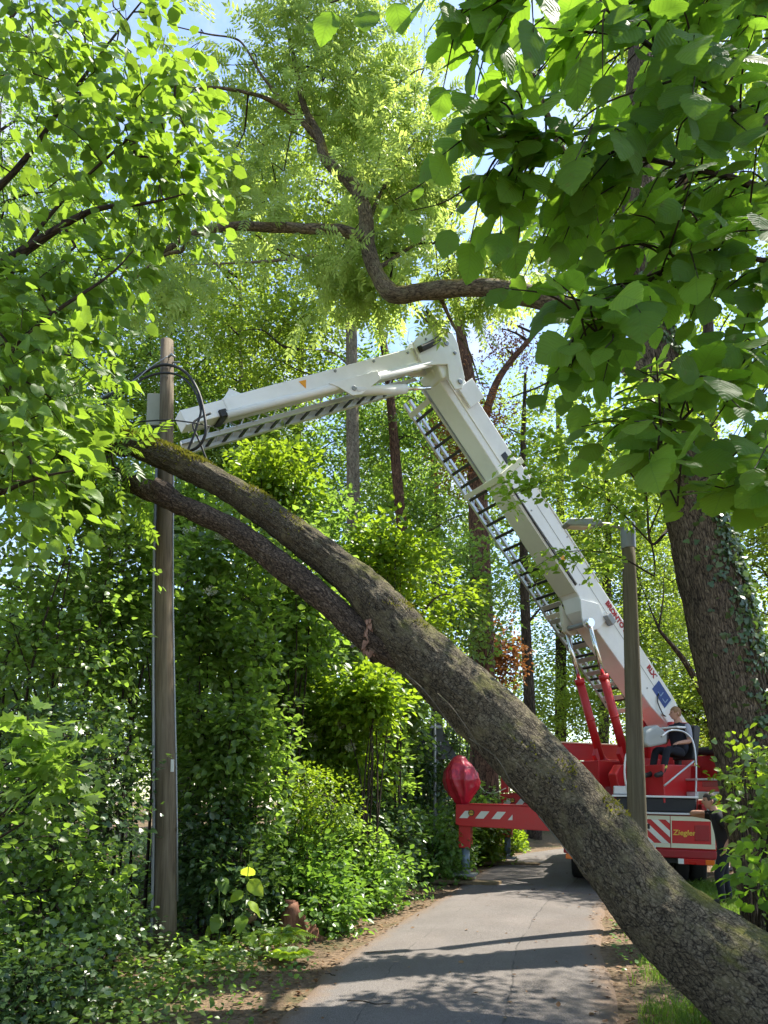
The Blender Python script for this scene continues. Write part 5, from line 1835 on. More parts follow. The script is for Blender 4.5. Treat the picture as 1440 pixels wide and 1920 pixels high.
SU = .17
m = MB()
m.prism([(.35, -.14), (LU - .45, -.11), (LU - .45, .145), (.35, .195)], (E2, ud, un, ub2), -SU, SU)
upper = m.build('upper_boom', 'white_paint', truck, .02)
m = MB()
m.tube([E2 + ud * .35 - un * .14 + ub2 * (SU - .01), E2 + ud * (LU - .4) - un * .11 + ub2 * (SU - .01)], .062, 16)
m.build('edge_tube', 'white_paint', upper, 0, True)
ux('end_section', 'white_paint', -SU + .02, SU - .02, -.10, .13, LU - .5, LU + .25, upper, .015)
ux('end_bracket', 'black_plastic', -SU - .02, SU + .03, -.13, -.02, LU - .42, LU - .30, upper, .01)
m = MB()
m.prism([(LU - .9, .15), (LU - .55, .15), (LU - .55, .19), (LU - .70, .30)], (E2, ud, un, ub2), -.04, .04)
m.build('fin', 'white_paint', upper, .006)
m = MB()
m.prism([(1.55, -.06), (2.55, -.06), (2.40, -.16), (2.22, -.34), (2.05, -.36), (1.55, -.20)], (E2, ud, un, ub2), SU + .035, SU + .065)
lug2 = m.build('lug', 'white_paint', upper, .008)
m = MB()
m.tube([E2 + ud * 2.14 - un * .24 + ub2 * (SU + .06), E2 + ud * 2.14 - un * .24 + ub2 * (SU + .085)], .04, 16)
m.build('pin', 'steel_grey', lug2, .004)
c0 = E2 + ud * 2.1 - un * .27 + ub2 * (SU + .0)
c1 = P(806, 727, 12.3)
ax = (c1 - c0).normalized()
ln = (c1 - c0).length
m = MB()
m.tube([c0, c0 + ax * ln * .66], .080, 20)
cyl = m.build('folding_cylinder', 'white_paint', upper, 0, True)
m = MB()
m.tube([c0 + ax * ln * .66, c1], .034, 14)
m.build('piston_rod', 'chrome', cyl, 0, True)
ladder(E2, ud, ub2, un, .5, LU + .1, -SU - .48, -SU - .04, -.22, upper, .30)
ux('ladder_tray', 'boom_under_shade', -SU - .53, -SU - .50, -.25, -.04, .5, LU + .1, upper, .004)
m = MB()
a = E2 + ud * 2.95 + un * .04 + ub2 * (SU + .004)
m.prism([(-.07, .06), (.07, .06), (0, -.07)], (a, ud, un, ub2), 0, .004)
m.build('warning_sticker', 'yellow_sticker', upper)
for l in (.75, 1.5, 2.3):
    m = MB()
    m.tube([E2 + ud * l + un * .12 + ub2 * SU, E2 + ud * l + un * .12 + ub2 * (SU + .02)], .022, 12)
    m.build('bolt', 'steel_grey', upper)
# knuckle
el = MB()
q0 = BP + bd * (LB - .25)
KF = (E2, (-ud).normalized(), un, ub2)
for s in (SU + .01, -SU - .05):
    el.prism([(-.60, -.16), (-.60, .24), (-.30, .40), (.10, .44), (.34, .26), (.36, .05), (.26, -.30), (.20, -.55), (.05, -.72), (-.12, -.70), (-.16, -.50), (-.05, -.25)], KF, s, s + .04)
knuckle = el.build('knuckle', 'white_paint', upper, .01)
m = MB()
for (a, b, r) in ((.10, .10, .05), (.05, -.60, .045), (.20, -.10, .03), (-.4, .10, .022), (-.3, .25, .018)):
    c = E2 - ud * a + un * b
    m.tube([c + ub2 * (SU + .05), c + ub2 * (SU + .075)], r, 16)
m.build('pivot_pin', 'steel_grey', knuckle, .004)
m = MB()
c = E2 - ud * .18 + un * .30 + ub2 * (SU + .052)
m.prism([(-.12, 0), (-.02, .07), (.12, .02), (.02, -.06)], (c, -ud, un, ub2), 0, .004)
m.build('red_mark', 'diamond_red', knuckle)
m = MB()
m.tube(catmull([E2 + ud * .55 + un * .10 + ub2 * (SU + .07), E2 + ud * .25 + un * .14 + ub2 * (SU + .09), E2 + ud * .02 + un * .22 + ub2 * (SU + .1), E2 - ud * .06 + un * .45 + ub2 * (SU + .06), E2 - ud * .02 + un * .66 + ub2 * (SU + .02), E2 + ud * .02 + un * .72 + ub2 * SU], 28), .055, 10)
m.build('cable_carrier', 'cable_black', knuckle, 0, True)
m = MB()
m.box(-SU, SU, -.45, .30, -.28, .10, fr=(E2 + ud * .15, ub2, un, ud))
m.build('knuckle_block', 'white_paint', knuckle, .03)

# ------------------------------------------------------------------ people
def person(name, label, joints, edges, radii, mats, classify, head, face, up, hair_mat, loc, sub=2):
    """one continuous skinned body; joints in world space"""
    root = thing(name, label, 'person', loc)
    inv = root_inv(root)
    names = list(joints)
    me = bpy.data.meshes.new('body_cage')
    me.from_pydata([tuple(inv @ Vector(joints[n])) for n in names], [(names.index(a), names.index(b)) for a, b in edges], [])
    ob = bpy.data.objects.new('body_cage', me)
    COL.objects.link(ob)
    sk = ob.modifiers.new('skin', 'SKIN')
    sk.use_smooth_shade = True
    for i, n in enumerate(names):
        r = radii[n]
        me.skin_vertices[0].data[i].radius = (r, r) if not isinstance(r, tuple) else r
        me.skin_vertices[0].data[i].use_root = (n == 'pelvis')
    ss = ob.modifiers.new('sub', 'SUBSURF')
    ss.levels = ss.render_levels = sub
    dg = bpy.context.evaluated_depsgraph_get()
    nm = bpy.data.meshes.new_from_object(ob.evaluated_get(dg))
    bpy.data.objects.remove(ob)
    nm.materials.clear()
    for m_ in mats:
        nm.materials.append(MATS[m_])
    mw = inv.inverted()
    for p_ in nm.polygons:
        p_.material_index = classify(mw @ p_.center)
        p_.use_smooth = True
    body = bpy.data.objects.new('body', nm)
    link(body, root)
    # head: one shaped mesh, face forward = face, chin, nose, brow, ears
    f = Vector(face).normalized()
    u = Vector(up).normalized()
    s = f.cross(u).normalized()
    V, F = [], []
    nu_, nv_ = 28, 22
    for i in range(nv_ + 1):
        th = math.pi * i / nv_
        z = math.cos(th)
        for j in range(nu_):
            ph = 2 * math.pi * j / nu_
            x, y = math.sin(th) * math.cos(ph), math.sin(th) * math.sin(ph)
            X, Y_, Z = x * .098, y * .076, z * .122
            if z < 0:
                Y_ *= 1 + .18 * z
                X = X * (1 + .12 * z) + .012 * (-z) if x > 0 else X * (1 + .30 * z)
            if x > .6 and abs(y) < .30:                    # nose and brow
                k = max(0, 1 - abs(y) / .30)
                X += .030 * k * math.exp(-((z + .12) / .14) ** 2) + .010 * k * math.exp(-((z - .28) / .10) ** 2) + .008 * k * math.exp(-((z + .48) / .06) ** 2) + .012 * k * math.exp(-((z + .80) / .12) ** 2)
            if x > .4:
                X -= .012 * math.exp(-((z - .10) / .12) ** 2) * math.exp(-((abs(y) - .38) / .16) ** 2)
            V.append(tuple(Vector(head) + f * X + s * Y_ + u * Z))
    for i in range(nv_):
        for j in range(nu_):
            j2 = (j + 1) % nu_
            F.append((i * nu_ + j, (i + 1) * nu_ + j, (i + 1) * nu_ + j2, i * nu_ + j2))
    hd_ = np_mesh('head', V, [F], 'skin', root, True)
    for sg in (-1, 1):
        m_ = MB()
        c_ = Vector(head) + s * .078 * sg - f * .005 - u * .01
        m_.tube([c_ - u * .03, c_ - f * .014 + u * .0, c_ - f * .010 + u * .03], [.009, .016, .011], 8)
        m_.build('ear', 'skin', hd_, 0, True)
        m_ = MB()
        c_ = Vector(head) + s * .032 * sg + f * .083 + u * .014
        m_.tube([c_ - s * .012, c_ + s * .012], [.006, .006], 8)
        m_.build('eye', 'hair_dark', hd_, 0, True)
    m_ = MB()
    c_ = Vector(head) + f * .094 - u * .058
    m_.tube([c_ - s * .022, c_ + s * .022], .005, 6)
    m_.build('mouth', 'diamond_red', hd_, 0, True)
    # short hair cap
    V2, F2 = [], []
    for i in range(10):
        for j in range(nu_):
            ph = 2 * math.pi * j / nu_
            lim = .36 * math.pi if math.cos(ph) > .55 else (.50 * math.pi if math.cos(ph) > -.1 else .66 * math.pi)
            th = lim * i / 9
            g = 1.06 + .05 * math.sin(ph * 9 + i * 2.3) * (i < 9) - (.08 if i == 9 else 0)
            x, y, z = math.sin(th) * math.cos(ph), math.sin(th) * math.sin(ph), math.cos(th)
            V2.append(tuple(Vector(head) + f * x * .098 * g + s * y * .076 * g + u * z * .122 * (g + .03)))
    for i in range(9):
        for j in range(nu_):
            j2 = (j + 1) % nu_
            F2.append((i * nu_ + j, (i + 1) * nu_ + j, (i + 1) * nu_ + j2, i * nu_ + j2))
    np_mesh('hair', V2, [F2], hair_mat, root, True)
    return root


def hand(joints, edges, radii, wrist, key, fdir, pdir, curl=.5, L_=.085):
    """palm and five fingers; fdir: along the fingers, pdir: palm side"""
    f, p_ = Vector(fdir).normalized(), Vector(pdir).normalized()
    s = f.cross(p_).normalized()
    joints[key + 'palm'] = Vector(joints[wrist]) + f * .055
    radii[key + 'palm'] = (.034, .020)
    edges.append((wrist, key + 'palm'))
    for k, (off, ln) in enumerate(((-.030, .070), (-.010, .085), (.010, .080), (.030, .062))):
        a = joints[key + 'palm'] + f * .035 + s * off
        b_ = a + (f * (1 - curl * .5) + p_ * curl).normalized() * ln * .5
        c_ = b_ + (f * (1 - curl) + p_ * curl * 1.4).normalized() * ln * .5
        for nm_, v, r in (('a', a, .011), ('b', b_, .010), ('c', c_, .008)):
            joints[f'{key}f{k}{nm_}'] = v
            radii[f'{key}f{k}{nm_}'] = r
        edges += [(key + 'palm', f'{key}f{k}a'), (f'{key}f{k}a', f'{key}f{k}b'), (f'{key}f{k}b', f'{key}f{k}c')]
    a = Vector(joints[wrist]) + f * .03 - s * .035 + p_ * .01
    b_ = a + (f * .7 - s * .6 + p_ * .3).normalized() * .04
    for nm_, v, r in (('ta', a, .013), ('tb', b_, .010)):
        joints[key + nm_] = v
        radii[key + nm_] = r
    edges += [(wrist, key + 'ta'), (key + 'ta', key + 'tb')]


# the operator, seated, facing along the turret heading
O0 = TT - hd * .24 + bb * 1.23
oj = lambda a, s, z: O0 + hd * a + bb * s + UZ * z
J = {'pelvis': oj(0, 0, 2.66), 'waist': oj(-.03, 0, 2.82), 'chest': oj(-.05, 0, 3.02), 'neck0': oj(-.03, 0, 3.17), 'neck': oj(0, 0, 3.23), 'skull': oj(.03, 0, 3.31)}
R = {'pelvis': (.15, .13), 'waist': (.15, .125), 'chest': (.175, .13), 'neck0': .085, 'neck': .062, 'skull': .06}
E = [('pelvis', 'waist'), ('waist', 'chest'), ('chest', 'neck0'), ('neck0', 'neck'), ('neck', 'skull')]
for sg, k in ((1, 'n'), (-1, 'f')):
    J[k + 'sh'] = oj(-.03, .19 * sg, 3.10)
    J[k + 'el'] = oj(.04, .29 * sg, 2.82)
    J[k + 'wr'] = oj(.29, .24 * sg, 2.79) if sg > 0 else oj(.30, .12 * sg, 2.92)
    J[k + 'hip'] = oj(.04, .10 * sg, 2.63)
    J[k + 'kn'] = oj(.46, .13 * sg, 2.68)
    J[k + 'an'] = oj(.60, .12 * sg, 2.24)
    J[k + 'ft'] = oj(.80, .12 * sg, 2.20)
    R.update({k + 'sh': .075, k + 'el': .050, k + 'wr': .033, k + 'hip': .10, k + 'kn': .075, k + 'an': .055, k + 'ft': .045})
    E += [('chest', k + 'sh'), (k + 'sh', k + 'el'), (k + 'el', k + 'wr'), ('pelvis', k + 'hip'), (k + 'hip', k + 'kn'), (k + 'kn', k + 'an'), (k + 'an', k + 'ft')]
    hand(J, E, R, k + 'wr', k, hd - UZ * .25, -UZ, .6)


def cls_op(c):
    q = c - O0
    a, s, z = q.dot(hd), q.dot(bb), q.z
    if z > 3.185 and abs(s) < .1:
        return 0
    if a > .5 and z < 2.33:
        return 4
    if a > .5 and 2.33 < z < 2.38:
        return 5
    if z < 2.70:
        return 3
    if a > .36:
        return 3 if z < 2.75 else 0
    if abs(s) > .185 and z > 2.90:
        return 2
    if abs(s) > .20 or (a > .12 and z > 2.74):
        return 0
    return 1


person('person', 'man in navy shirt with grey sleeves seated at the boom controls of the truck', J, E, R, ['skin', 'shirt_navy', 'sleeve_grey', 'trousers_navy', 'boot_black', 'reflective_yellow'], cls_op,
       oj(.045, 0, 3.355), Vector((-1, .04, -.03)), UZ, 'hair_blond', (O0.x, O0.y, 2.54))

# the man standing by the right rear corner, elbow on the deck, facing left
S0 = P(1360, 1700, 11.2)
S0.z = 0.02
fh = Vector((-.95, .30, 0)).normalized()
fs = Vector((fh.y, -fh.x, 0))
if fs.y > 0:
    fs = -fs
sj = lambda a, s, z: S0 + fh * a + fs * s + UZ * z
J = {'pelvis': sj(-.04, 0, .90), 'waist': sj(-.02, 0, 1.04), 'chest': sj(.05, 0, 1.24), 'neck0': sj(.08, 0, 1.36), 'neck': sj(.10, 0, 1.42), 'skull': sj(.12, 0, 1.49)}
R = {'pelvis': (.15, .12), 'waist': (.145, .115), 'chest': (.17, .125), 'neck0': .085, 'neck': .06, 'skull': .058}
E = [('pelvis', 'waist'), ('waist', 'chest'), ('chest', 'neck0'), ('neck0', 'neck'), ('neck', 'skull')]
for sg, k in ((1, 'n'), (-1, 'f')):
    J[k + 'sh'] = sj(.06, .185 * sg, 1.30)
    if sg < 0:
        J[k + 'el'] = sj(.40, -.20, 1.34)
        J[k + 'wr'] = sj(.24, -.06, 1.36)
    else:
        J[k + 'el'] = sj(-.16, .27, 1.06)
        J[k + 'wr'] = sj(-.02, .24, .88)
    J[k + 'hip'] = sj(-.03, .10 * sg, .84)
    J[k + 'kn'] = sj(.03 + .05 * sg, .11 * sg, .47)
    J[k + 'an'] = sj(-.02 + .06 * sg, .11 * sg, .09)
    J[k + 'ft'] = sj(.16 + .06 * sg, .12 * sg, .045)
    R.update({k + 'sh': .072, k + 'el': .048, k + 'wr': .032, k + 'hip': .10, k + 'kn': .07, k + 'an': .05, k + 'ft': .042})
    E += [('chest', k + 'sh'), (k + 'sh', k + 'el'), (k + 'el', k + 'wr'), ('pelvis', k + 'hip'), (k + 'hip', k + 'kn'), (k + 'kn', k + 'an'), (k + 'an', k + 'ft')]
    hand(J, E, R, k + 'wr', k, (-fh * .9 + fs * .5 + UZ * .15) if sg < 0 else (fh * .2 - UZ), (-UZ if sg < 0 else fh), .6)


def cls_st(c):
    q = c - S0
    a, s, z = q.dot(fh), q.dot(fs), q.z
    if z < .13:
        return 3
    if z < .92 and s < .19:
        return 2
    if z > 1.385 and abs(s) < .12 and a < .20:
        return 0
    if a > .21 or (s > .20 and z < 1.14):
        return 0
    return 1


person('person', 'man in black shirt standing at the truck rear corner resting an elbow on its deck', J, E, R, ['skin', 'shirt_black', 'trousers_navy', 'boot_black'], cls_st,
       sj(.135, 0, 1.525), fh + fs * .15 - UZ * .05, UZ + fh * .06, 'hair_dark', (S0.x, S0.y, 0))

# ------------------------------------------------------------------ poles, lamp, sign, cables
up_b, up_t = P(308, 1775, 8.0), P(311, 640, 8.15)
up_b.z = .12
pole = thing('utility_pole', 'weathered round wooden utility pole standing in the left bank beneath the leaning trunk', 'utility pole', (up_b.x, up_b.y, up_b.z - .3))
pdv = (up_t - up_b).normalized()
m = MB()
pr = [.118, .114, .108, .103, .098, .092, .088, .082, .078, .074]
pts_ = [up_b - pdv * .4 + pdv * ((up_t - up_b).length + .4) * k / 9 + Vector((.015 * math.sin(k * .9), 0, 0)) for k in range(10)]
m.tube(pts_, pr, 28)
m.build('pole_shaft', 'pole_wood', pole, 0, True)
m = MB()
side = Vector((-1, -.15, 0)).normalized()
m.tube([pts_[k] + side * (pr[k] + .012) + Vector((0, -.02, 0)) for k in range(0, 8)], .018, 8)
m.build('conduit', 'galvanised', pole, 0, True)
m = MB()
m.tube([pts_[k] - side * (pr[k] + .008) + Vector((0, -.01, 0)) for k in range(1, 8)], .010, 8)
m.build('conduit', 'galvanised', pole, 0, True)
lc_ = P(325, 1437, 7.93)
m = MB()
m.box(lc_.x - .012, lc_.x + .022, 7.872, 7.88, lc_.z - .06, lc_.z + .07)
m.build('label_plate', 'lamp_white', pole, .002)
cb = P(291, 772, 8.30)
m = MB()
m.box(cb.x - .085, cb.x + .085, 8.24, 8.38, cb.z - .20, cb.z + .20)
bxo = m.build('junction_box', 'box_grey', pole, .012)
m = MB()
m.box(cb.x - .05, cb.x + .08, 8.25, 8.36, cb.z - .245, cb.z - .205)
m.tube([Vector((cb.x + .03, 8.3, cb.z - .24)), Vector((cb.x + .03, 8.3, cb.z - .52))], .022, 8)
m.build('cable_gland', 'black_plastic', bxo, .004)
m = MB()
hk = P(316, 670, 8.06)
m.tube([hk, hk + Vector((.05, -.06, 0)), hk + Vector((.10, -.06, -.04))], .014, 8)
m.tube([hk + Vector((0, .1, .0)), hk + Vector((.14, -.02, -.07))], .010, 6)
m.build('hook', 'steel_grey', pole, 0, True)


def cable(label, pts, r=.012, n=60, name='cable', mat='cable_black', group='slack cables at the utility pole'):
    m = MB()
    m.tube(catmull([P(*q) for q in pts], n), r, 8)
    return tag(m.build(name, mat, None, 0, True), label, 'cable', group)


cable('thick black cable looping in a wide arc over the pole top', [(120, 780, 7.9), (230, 730, 7.95), (262, 703, 8.0), (305, 684, 8.02), (345, 696, 8.0), (372, 735, 7.95), (385, 790, 7.9), (383, 820, 7.9), (365, 842, 7.95), (330, 850, 8.0)], .017)
cable('second black cable arc just below the widest loop', [(100, 800, 7.9), (235, 738, 7.97), (265, 712, 7.98), (300, 700, 8.0), (335, 704, 8.0), (362, 728, 7.95), (376, 765, 7.92), (372, 790, 7.92), (362, 820, 7.9), (350, 850, 7.9)], .013)
cable('thin black cable running level across the pole at box height', [(-40, 830, 8.0), (150, 802, 7.95), (270, 790, 7.9), (320, 788, 7.88), (370, 794, 7.85), (395, 800, 8.1)], .008)
cable('black cable crossing down behind the leaning trunk', [(395, 775, 8.1), (372, 785, 8.0), (362, 798, 7.95), (375, 830, 7.95), (392, 870, 8.0), (420, 900, 8.1)], .012)
cable('pale bracing wire running from the pole hook to the left', [(314, 668, 8.05), (280, 690, 8.0), (240, 720, 7.95), (120, 775, 7.9), (-60, 850, 7.9)], .006, 40, 'wire', 'steel_grey')
m = MB()
m.tube([P(244, 712, 7.97), P(228, 736, 7.95)], [.02, .03], 10)
tag(m.build('cable_sleeve', 'rubber', None, .004), 'black tapered sleeve on the cables left of the pole', 'cable sleeve')

# lamp post in front of the truck
lb, lt_ = P(1201, 1731, 9.5), P(1177, 985, 9.5)
lb.z = -.02
lamp = thing('lamp_post', 'olive grey wooden street lamp post standing in front of the red truck', 'street lamp', lb)
m = MB()
lp = [lb + (lt_ - lb) * k / 8 for k in range(9)]
m.tube(lp, [.125, .122, .118, .112, .106, .100, .093, .087, .082], 26)
m.build('post', 'lamp_pole_wood', lamp, 0, True)
m = MB()
m.tube([lt_ - (lt_ - lb).normalized() * .32, lt_ + (lt_ - lb).normalized() * .03], .095, 20)
m.build('collar', 'steel_grey', lamp, .006)
ae = P(1112, 982, 9.4)
m = MB()
m.tube(catmull([lt_ - Vector((0, 0, .06)), (lt_ + ae) / 2 + Vector((0, 0, -.005)), ae], 14), .024, 10)
m.build('arm', 'galvanised', lamp, 0, True)
ad = (ae - lt_).normalized()
asd = ad.cross(UZ).normalized()
aup = asd.cross(ad)
m = MB()
m.prism([(-.10, -.02), (.0, -.055), (.38, -.065), (.42, -.03), (.36, .03), (.05, .055), (-.10, .03)], (ae, ad, aup, asd), -.085, .085)
hdm = m.build('lamp_head', 'galvanised', lamp, .015)
m = MB()
m.box(.03, .36, -.070, -.05, -.07, .07, fr=(ae, ad, aup, asd))
m.build('lens', 'lamp_white', hdm, .01)

# back of a triangular road sign
sb = P(815, 1530, 15.5)
sb.z = 0.1
st = P(815, 1345, 15.5)
sign = thing('road_sign', 'back of a triangular road sign on a thin grey post behind the red cover', 'road sign', sb)
m = MB()
m.tube([sb, st], .032, 12)
m.build('post', 'galvanised', sign, 0, True)
m = MB()
m.prism([(-.45, -.62), (.45, -.62), (.50, -.54), (.05, .26), (-.05, .26), (-.50, -.54)], (st - Vector((0, 0, .25)), Vector((.95, .3, 0)).normalized(), UZ, Vector((-.3, .95, 0)).normalized()), .035, .05)
pl_ = m.build('sign_plate', 'sign_back', sign, .004)
m = MB()
for zz in (-.15, -.5):
    c = st + Vector((0, 0, zz - .05))
    m.box(-.14, .14, -.03, .03, -.02, .034, fr=(c, Vector((.95, .3, 0)).normalized(), UZ, Vector((-.3, .95, 0)).normalized()))
m.build('clamp', 'steel_grey', pl_, .003)
# ------------------------------------------------------------------ shrubs and undergrowth
def gz(x, y):
    return float(ground_z(np.array([x]), np.array([y]))[0])


def shrub(name, label, cx, cy_, Y, wx, hy, n, leaf, size=.075, tm=T_OVAL, per=12, seed=1, dy=None, gap=.38, freq=1.4, droop=.35, L=.38, W=.22, flat=.5, group='shrubs of the roadside bank', cat='shrub', flowers=0, stems=7, shell=.5, toward=.0, stem_dx=0.0):
    rng = np.random.default_rng(seed)
    tm = T_MID if (tm is T_OVAL or tm is T_IVY) and Y > 8.5 else tm
    if tm is T_MID:
        size, L, W = size * 1.36, L * 1.1, W * 1.1
    c = P(cx, cy_, Y)
    rx, rz = px(wx, Y), px(hy, Y)
    dy = dy or max(.35, rx * .8)
    g = gz(c.x, c.y)
    root = thing(name, label, cat, (c.x, c.y, g), group)
    C = clusters(rng, c, (rx, dy, rz), n, gap, freq, shell, g + .05)
    w = Wood()
    src = []
    for k in range(stems):
        b0 = np.array([c.x + stem_dx + rng.normal(0, .22 * rx), c.y + rng.normal(0, .25 * dy), g - .05])
        e = C[rng.integers(len(C))]
        m = b0 * .5 + e * .5 + np.array([rng.normal(0, .15 * rx), rng.normal(0, .1), .12 * (e[2] - b0[2])])
        cc, _ = w.limb([b0, m, e], [.022, .014, .005], 14, 6, .1, 5)
        src.append(cc[3:])
    src = np.concatenate(src)
    A, rr_ = grow(src, C, .0025)
    w.twigs(A, C, np.minimum(rr_ * 1.1, .02), np.minimum(rr_, .018), 3, .04)
    w.build('stems', 'twig', root)
    D = norm(C - A) * .6 + rng.normal(0, .5, C.shape) + np.array([0, -.35, -.1])
    p, d, nn, s = spray(rng, C, D, per, L, W, size, droop, flat)
    nn = nn + np.array([0, -toward, 0])
    gzs = ground_z(p[:, 0], p[:, 1])
    k = p[:, 2] > gzs + .02
    tone = (np.repeat(rng.random(len(C)), per) * .45 + rng.random(len(p)) * .55)[k]
    leaf_mesh('leaves', leaf, root, tm, p[k], d[k], nn[k], s[k], tone)
    if flowers:
        q = C[np.argsort(C[:, 1] - .3 * C[:, 2])[:flowers * 3]]
        q = q[rng.permutation(len(q))[:flowers]]
        for a in q:
            m_ = 220
            rr = np.sqrt(rng.random(m_)) * .085
            an = rng.random(m_) * 6.283
            pp = a + np.stack([rr * np.cos(an), -.10 + rr * np.sin(an) * .55, .05 + rr * np.sin(an) * .8 + rng.normal(0, .006, m_)], -1)
            leaf_mesh('flower_head', 'elder_flower', root, T_RHOMB, pp, rng.normal(0, 1, (m_, 3)), np.array([0, -.6, 1.0]) + rng.normal(0, .3, (m_, 3)), rng.uniform(.014, .028, m_), rng.random(m_))
    return root


S = shrub
S('ivy_shrub', 'dark glossy ivy hung thicket at the left edge below the leaning trunk', 60, 1170, 7.7, 200, 250, 520, 'leaf_shrub', .075, T_OVAL, 10, 201)
S('ivy_shrub', 'glossy leaved thicket directly left of the wooden pole', 225, 1120, 8.7, 110, 260, 420, 'leaf_shrub', .075, T_OVAL, 10, 202)
S('ivy_shrub', 'dark ivy mass on the lower left bank beside the pole foot', 105, 1480, 7.2, 160, 210, 600, 'leaf_ivy', .065, T_IVY, 10, 203, .9)
S('bramble_shrub', 'low dark bramble at the lower left corner', 40, 1660, 6.3, 150, 130, 380, 'leaf_shrub', .07, T_OVAL, 10, 204, .7)
S('ivy_shrub', 'dark leafy clump left of the pole foot', 165, 1710, 6.9, 80, 90, 220, 'leaf_ivy', .06, T_IVY, 10, 205, .5)
S('maple_sapling', 'young maple spray with broad pointed leaves at the left edge', 65, 1450, 5.2, 95, 95, 46, 'leaf_shrub', .12, T_MAPLE, 7, 206, .45, .35, 1.8, .3, .35, .22, .3, stem_dx=-1.5)
S('elder_shrub', 'green elder thicket right of the pole under the leaning limb', 420, 1130, 9.6, 115, 200, 420, 'leaf_shrub', .085, T_OVAL, 10, 207, flowers=5)
S('hazel_shrub', 'tall shrub between the pole and the fork of the leaning trunk', 545, 1130, 10.8, 110, 190, 420, 'leaf_shrub', .085, T_OVAL, 10, 208, flowers=3)
S('elder_shrub', 'shaded undergrowth shrub just right of the lower pole', 430, 1400, 9.0, 110, 170, 480, 'leaf_shrub', .072, T_OVAL, 10, 209)
S('ivy_shrub', 'dark ivy wall behind the tall big leaved weed', 420, 1610, 8.8, 110, 120, 460, 'leaf_ivy', .065, T_IVY, 10, 210, .6)
S('privet_shrub', 'bright small leaved rounded shrub in the middle of the bank', 585, 1510, 10.0, 85, 75, 330, 'leaf_shrub_light', .05, T_RHOMB, 14, 211, .6, .34, 2, .3, .26, .16)
S('elder_shrub', 'flowering elder with creamy white flower heads beside the rusty trunk', 640, 1400, 12.0, 90, 150, 360, 'leaf_shrub_light', .085, T_OVAL, 10, 212, flowers=9)
S('ivy_shrub', 'dark ivy clothed bank below the flowering elder', 690, 1560, 12.2, 90, 85, 380, 'leaf_ivy', .07, T_IVY, 10, 213)
S('nettle_patch', 'nettles along the road edge left of the near outrigger foot', 700, 1660, 11.0, 110, 52, 330, 'leaf_nettle', .065, T_OVAL, 10, 214, .7, cat='nettles')
S('nettle_patch', 'bright nettles on the road edge beside the brown stump', 610, 1690, 9.4, 80, 55, 240, 'leaf_nettle', .065, T_OVAL, 10, 215, .6, cat='nettles')
S('bank_shrub', 'leafy bank right behind the near outrigger leg', 815, 1590, 14.6, 75, 65, 330, 'leaf_nettle', .075, T_OVAL, 10, 216, .8)
S('bank_shrub', 'bright leafy verge seen beneath the near outrigger beam', 895, 1575, 18.5, 60, 55, 330, 'leaf_shrub_light', .08, T_OVAL, 10, 217, .9)
S('ivy_shrub', 'dark ivy curtain around the road sign post', 790, 1440, 16.0, 85, 120, 440, 'leaf_ivy', .08, T_IVY, 10, 218)
S('bank_shrub', 'shrub beneath the leaning trunk left of the road sign', 745, 1340, 15.0, 70, 110, 320, 'leaf_shrub', .085, T_OVAL, 10, 219)
S('hornbeam_shrub', 'sunlit pale green shrub tucked under the fork of the leaning trunk', 680, 1300, 11.2, 75, 55, 170, 'leaf_shrub_light', .09, T_OVAL, 11, 220, .5, .34, 1.6)
S('wood_shrub', 'mid green understorey left of the lifting cylinders', 860, 1130, 17.5, 120, 150, 420, 'leaf_forest', .085, T_OVAL, 10, 221, 1.2)
S('rust_shrub', 'shrub with rusty brown leaves above the leaning trunk near the ladder foot', 935, 1230, 22.0, 60, 70, 190, 'leaf_brown', .085, T_OVAL, 11, 222, .5)
S('wood_shrub', 'bright green thicket behind the red turret wall', 1070, 1330, 29.0, 120, 130, 420, 'leaf_forest_light', .12, T_RHOMB, 16, 223, 1.5, L=.6, W=.36)
S('wood_shrub', 'dark green thicket behind the far outrigger upright', 890, 1420, 22.0, 90, 120, 420, 'leaf_forest', .11, T_RHOMB, 16, 224, 1.2, L=.6, W=.36)
S('wood_shrub', 'bright thicket behind the seated operator', 1310, 1380, 21.0, 120, 120, 430, 'leaf_forest_light', .11, T_RHOMB, 16, 225, 1.2, L=.6, W=.36)
S('wood_shrub', 'green undergrowth left of the straight pale trunk under the boom', 560, 1000, 13.2, 130, 130, 420, 'leaf_forest', .085, T_OVAL, 10, 226, 1.0)
S('wood_shrub', 'leafy understorey behind the wooden pole at trunk height', 330, 960, 11.0, 110, 130, 380, 'leaf_shrub', .08, T_OVAL, 10, 227, .9)
S('wood_shrub', 'sunlit shrub above the leaning trunk right of the straight pale trunk', 730, 1040, 13.0, 80, 70, 200, 'leaf_shrub_light', .09, T_OVAL, 10, 228, .6)
S('elder_sapling', 'elder sapling with drooping leaves in front of the ivy trunk base', 1452, 1480, 6.8, 45, 110, 80, 'leaf_shrub', .095, T_OVAL, 9, 229, .45, .36, 1.8, .5, .38, .22, group='saplings at the right verge', cat='sapling')
S('hazel_sapling', 'hazel sapling with round leaves at the lower right edge', 1440, 1630, 5.4, 42, 60, 28, 'leaf_hazel', .10, T_OVAL, 7, 230, .35, .34, 1.8, .4, .32, .2, group='saplings at the right verge', cat='sapling')
S('hazel_sapling', 'leafy sapling crown left of the ivy trunk above the standing man', 1388, 1440, 8.2, 30, 50, 26, 'leaf_shrub_light', .085, T_OVAL, 9, 231, .4, .36, 1.8, group='saplings at the right verge', cat='sapling')
S('wood_shrub', 'shaded shrub at the right picture edge beyond the standing man', 1470, 1480, 13.0, 90, 110, 330, 'leaf_forest', .085, T_OVAL, 10, 232, .8)
